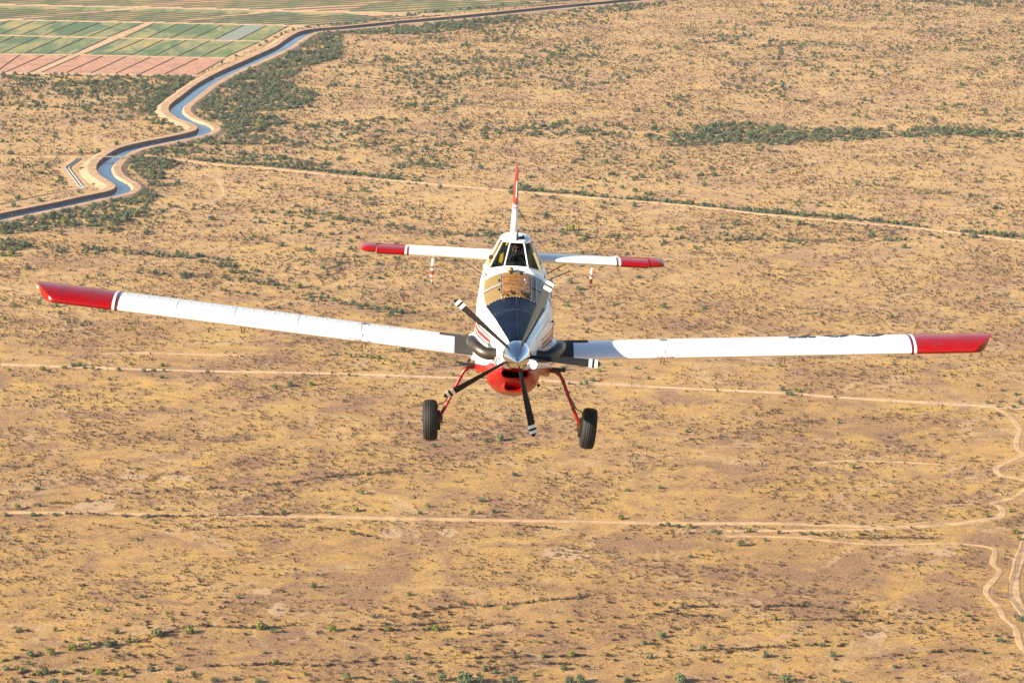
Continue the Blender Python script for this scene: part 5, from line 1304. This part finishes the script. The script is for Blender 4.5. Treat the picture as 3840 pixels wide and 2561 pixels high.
# ------------------------------------------------------------------ poles, cacti, fence, machinery
WOOD = plain('weathered_pole_wood', (.11, .07, .045), .9, bumpscale=3)
def pole(px, h=9.6, label='', group='wooden power poles along the dirt road'):
    p = gpt(*px); r_ = empty('power_pole', p); tag(r_, label, 'pole', group)
    MB().tube([(0, 0, -.1), (0, 0, h)], [.20, .13], 8).build('shaft', WOOD, r_)
    mb = MB(); mb.box((-1.1, -.07, h-.9), (1.1, .07, h-.72)); mb.tube([(-.6, 0, h-.8), (0, 0, h-1.6)], .04, 5); mb.tube([(.6, 0, h-.8), (0, 0, h-1.6)], .04, 5); mb.build('crossarm', WOOD, r_)
    for x in (-1.0, -.4, 1.0): mb = MB(); mb.lathe([(.05, 0), (.07, .1), (.04, .22), (0, .24)], (x, 0, h-.72), 'z', 8); mb.build('insulator', M['darkint'], r_)
    return r_
for i, p in enumerate(POLES): pole(p, 9.6, 'wooden power pole with crossarm by the pale dirt road, %s from the left' % ordn[i])
for i, (p, h) in enumerate((((1102, 1303), 9.3), ((3068, 1376), 9.0))): pole(p, h, ('lone wooden pole standing just under the left wing' if i == 0 else 'lone wooden pole standing just under the right wing near its red tip'), 'poles standing off the road')
for i, p in enumerate([(3832, 2067), (3806, 2149), (3782, 2232)]): pole(p, 9.0, 'wooden pole beside the wire fence at the right frame edge, %s from the top' % ordn[i], 'poles along the fence')
for i, p in enumerate(r1([(553, 511), (1112, 527), (1225, 526), (1360, 516)])): pole(p, 10.5, 'thin pole at the edge of the ploughed field, %s from the left' % ordn[i], 'poles by the ploughed field')
CACT = plain('saguaro_skin', (.05, .075, .04), .8, bumpscale=3)
sag = [(r5([(648, 118)])[0], 3.2), (r5([(668, 116)])[0], 2.6)] + [(q, h) for q, h in zip(r3([(545, 610), (1393, 552), (1402, 552), (490, 565), (290, 575), (2030, 1460), (2230, 22), (2150, 18), (1840, 655)]), (5.5, 6, 6.5, 4.5, 4.5, 6.5, 6.5, 6.0, 4.5))] + [(q, h) for q, h in zip(r2([(720, 680), (838, 500), (2045, 235), (1200, 160)]), (7, 6.5, 6, 6))] + [(q, h) for q, h in zip(r6([(88, 205), (1210, 178), (1775, 165), (2335, 160)]), (2.2, 2.4, 2.4, 3))]
skl = labels(np.array([p for p, _ in sag]), ['tall dark' if h > 5 else 'short dark' for _, h in sag], 'columnar cactus')
for i, (p, h) in enumerate(sag):
    r_ = random.Random(i); mb = MB(); w_ = .32
    mb.tube([(0, 0, -.1), (0, 0, h*.9), (0, 0, h)], [w_, w_*.95, w_*.3], 8)
    if h > 4:
        for s_ in (-1, 1):
            if r_.random() < .8:
                z0 = h*r_.uniform(.35, .55); mb.tube([(0, 0, z0), (s_*.8, 0, z0+.05), (s_*1.0, 0, z0+.5), (s_*1.0, 0, z0+h*r_.uniform(.2, .35))], [.22, .24, .24, .12], 7)
    o = mb.build('saguaro_cactus', CACT); o.location = gpt(*p); tag(o, skl[i], 'cactus', 'saguaro cactuses standing in the scrub')
# wire fence along the road at the right edge
fp = world_line(r8([(2349, 575), (2325, 640), (2300, 720), (2280, 800), (2250, 880), (2238, 958), (2270, 1015), (2320, 1080), (2370, 1140)]), 0, 6)
fe = empty('wire_fence', (fp[0][0], fp[0][1], 0)); tag(fe, 'grey chain-link fence following the dirt road at the right frame edge', 'fence')
org = np.array(fp[0]); dl = np.r_[0, np.cumsum(np.linalg.norm(np.diff(fp, axis=0), axis=1))]
pt = np.arange(0, dl[-1], 6.0); fx = np.interp(pt, dl, fp[:, 0])-org[0]; fy = np.interp(pt, dl, fp[:, 1])-org[1]
for x, y in zip(fx[:99], fy[:99]): MB().tube([(x, y, -.1), (x, y, 1.9)], .06, 5).build('fence_post', M['exh'], fe)
mt, t, b = nmat('chain_link'); b.inputs['Base Color'].default_value = (.25, .25, .26, 1); b.inputs['Metallic'].default_value = .6; b.inputs['Roughness'].default_value = .5
tr = N(t, 'ShaderNodeBsdfTransparent'); mx = N(t, 'ShaderNodeMixShader'); mx.inputs[0].default_value = .35
t.links.new(tr.outputs[0], mx.inputs[1]); t.links.new(b.outputs[0], mx.inputs[2]); t.links.new(mx.outputs[0], t.nodes['Material Output'].inputs[0])
vs = []; fs = []
for x, y in zip(fx, fy): vs += [(x, y, .05), (x, y, 1.85)]
for i in range(len(fx)-1): fs.append((2*i, 2*i+2, 2*i+3, 2*i+1))
mobj('wire_mesh', vs, fs, mt, fe, False, recalc=False)
mb = MB(); mb.tube([(x, y, 1.86) for x, y in zip(fx, fy)], .035, 5); mb.build('top_rail', M['exh'], fe)
# old farm trailer in the distance
RUST = plain('rusty_steel', (.07, .035, .03), .8, .3, 2)
p = gpt(*r3([(618, 1050)])[0]); tr_ = empty('farm_trailer', p); tag(tr_, 'dark rusty farm trailer parked in the scrub below the river tree belt', 'trailer')
mb = MB(); mb.box((-4.5, -1.4, 1.1), (6.5, 1.4, 1.4)); mb.box((1, -1.3, 1.4), (6.3, 1.3, 3.0)); mb.box((-4.2, -1.2, 1.4), (-1.2, 1.2, 2.3)); mb.build('body', RUST, tr_, smooth=False)
for x in (-3.5, 3.0, 4.6):
    for s_ in (-1, 1): mb = MB(); mb.lathe([(0, -.15), (.5, -.15), (.55, 0), (.5, .15), (0, .15)], (x, s_*1.3, .55), 'y', 14); mb.build('wheel', M['rubber'], tr_)
MB().tube([(6.5, 0, 1.2), (9.5, -.5, .6)], .12, 6).build('drawbar', RUST, tr_)
p = gpt(*r3([(590, 1042)])[0]); tk = empty('water_tank', p); tag(tk, 'small dark tank standing just left of the rusty farm trailer', 'tank')
mb = MB(); mb.lathe([(0, -2), (.9, -1.9), (1.1, -1.6), (1.1, 1.6), (.9, 1.9), (0, 2)], (0, 0, 1.9), 'x', 20); mb.build('shell', RUST, tk)
for x in (-1.2, 1.2): MB().box((x-.15, -.8, 0), (x+.15, .8, 1.1)).build('stand', RUST, tk, smooth=False)
# gate posts by the track fork
for i, (x, y) in enumerate(r8([(333, 542), (342, 542), (350, 541)])):
    p = gpt(x, y); o = MB().box((-.2, -.2, -.1), (.2, .2, 3.0)).build('gate_post', M['khaki'], smooth=False); o.location = p
    tag(o, 'tan timber gate post by the track fork, %s of three from the left' % ordn[i], 'post', 'gate posts at the track fork')

# ------------------------------------------------------------------ air
hz = MB().box((-16000, -8000, -1.0), (16000, 24000, 652)).build('haze', [bpy.data.materials.new('haze_air')], smooth=False)
tag(hz, 'thin blue haze hanging over the whole desert', 'haze', kind='stuff')
mt = hz.data.materials[0]; mt.use_nodes = True; t = mt.node_tree; t.nodes.clear()
pv = N(t, 'ShaderNodeVolumePrincipled'); pv.inputs['Color'].default_value = (.82, .84, 1.0, 1); pv.inputs['Density'].default_value = 1.8e-5; pv.inputs['Anisotropy'].default_value = .2
ou = N(t, 'ShaderNodeOutputMaterial'); t.links.new(pv.outputs[0], ou.inputs['Volume'])
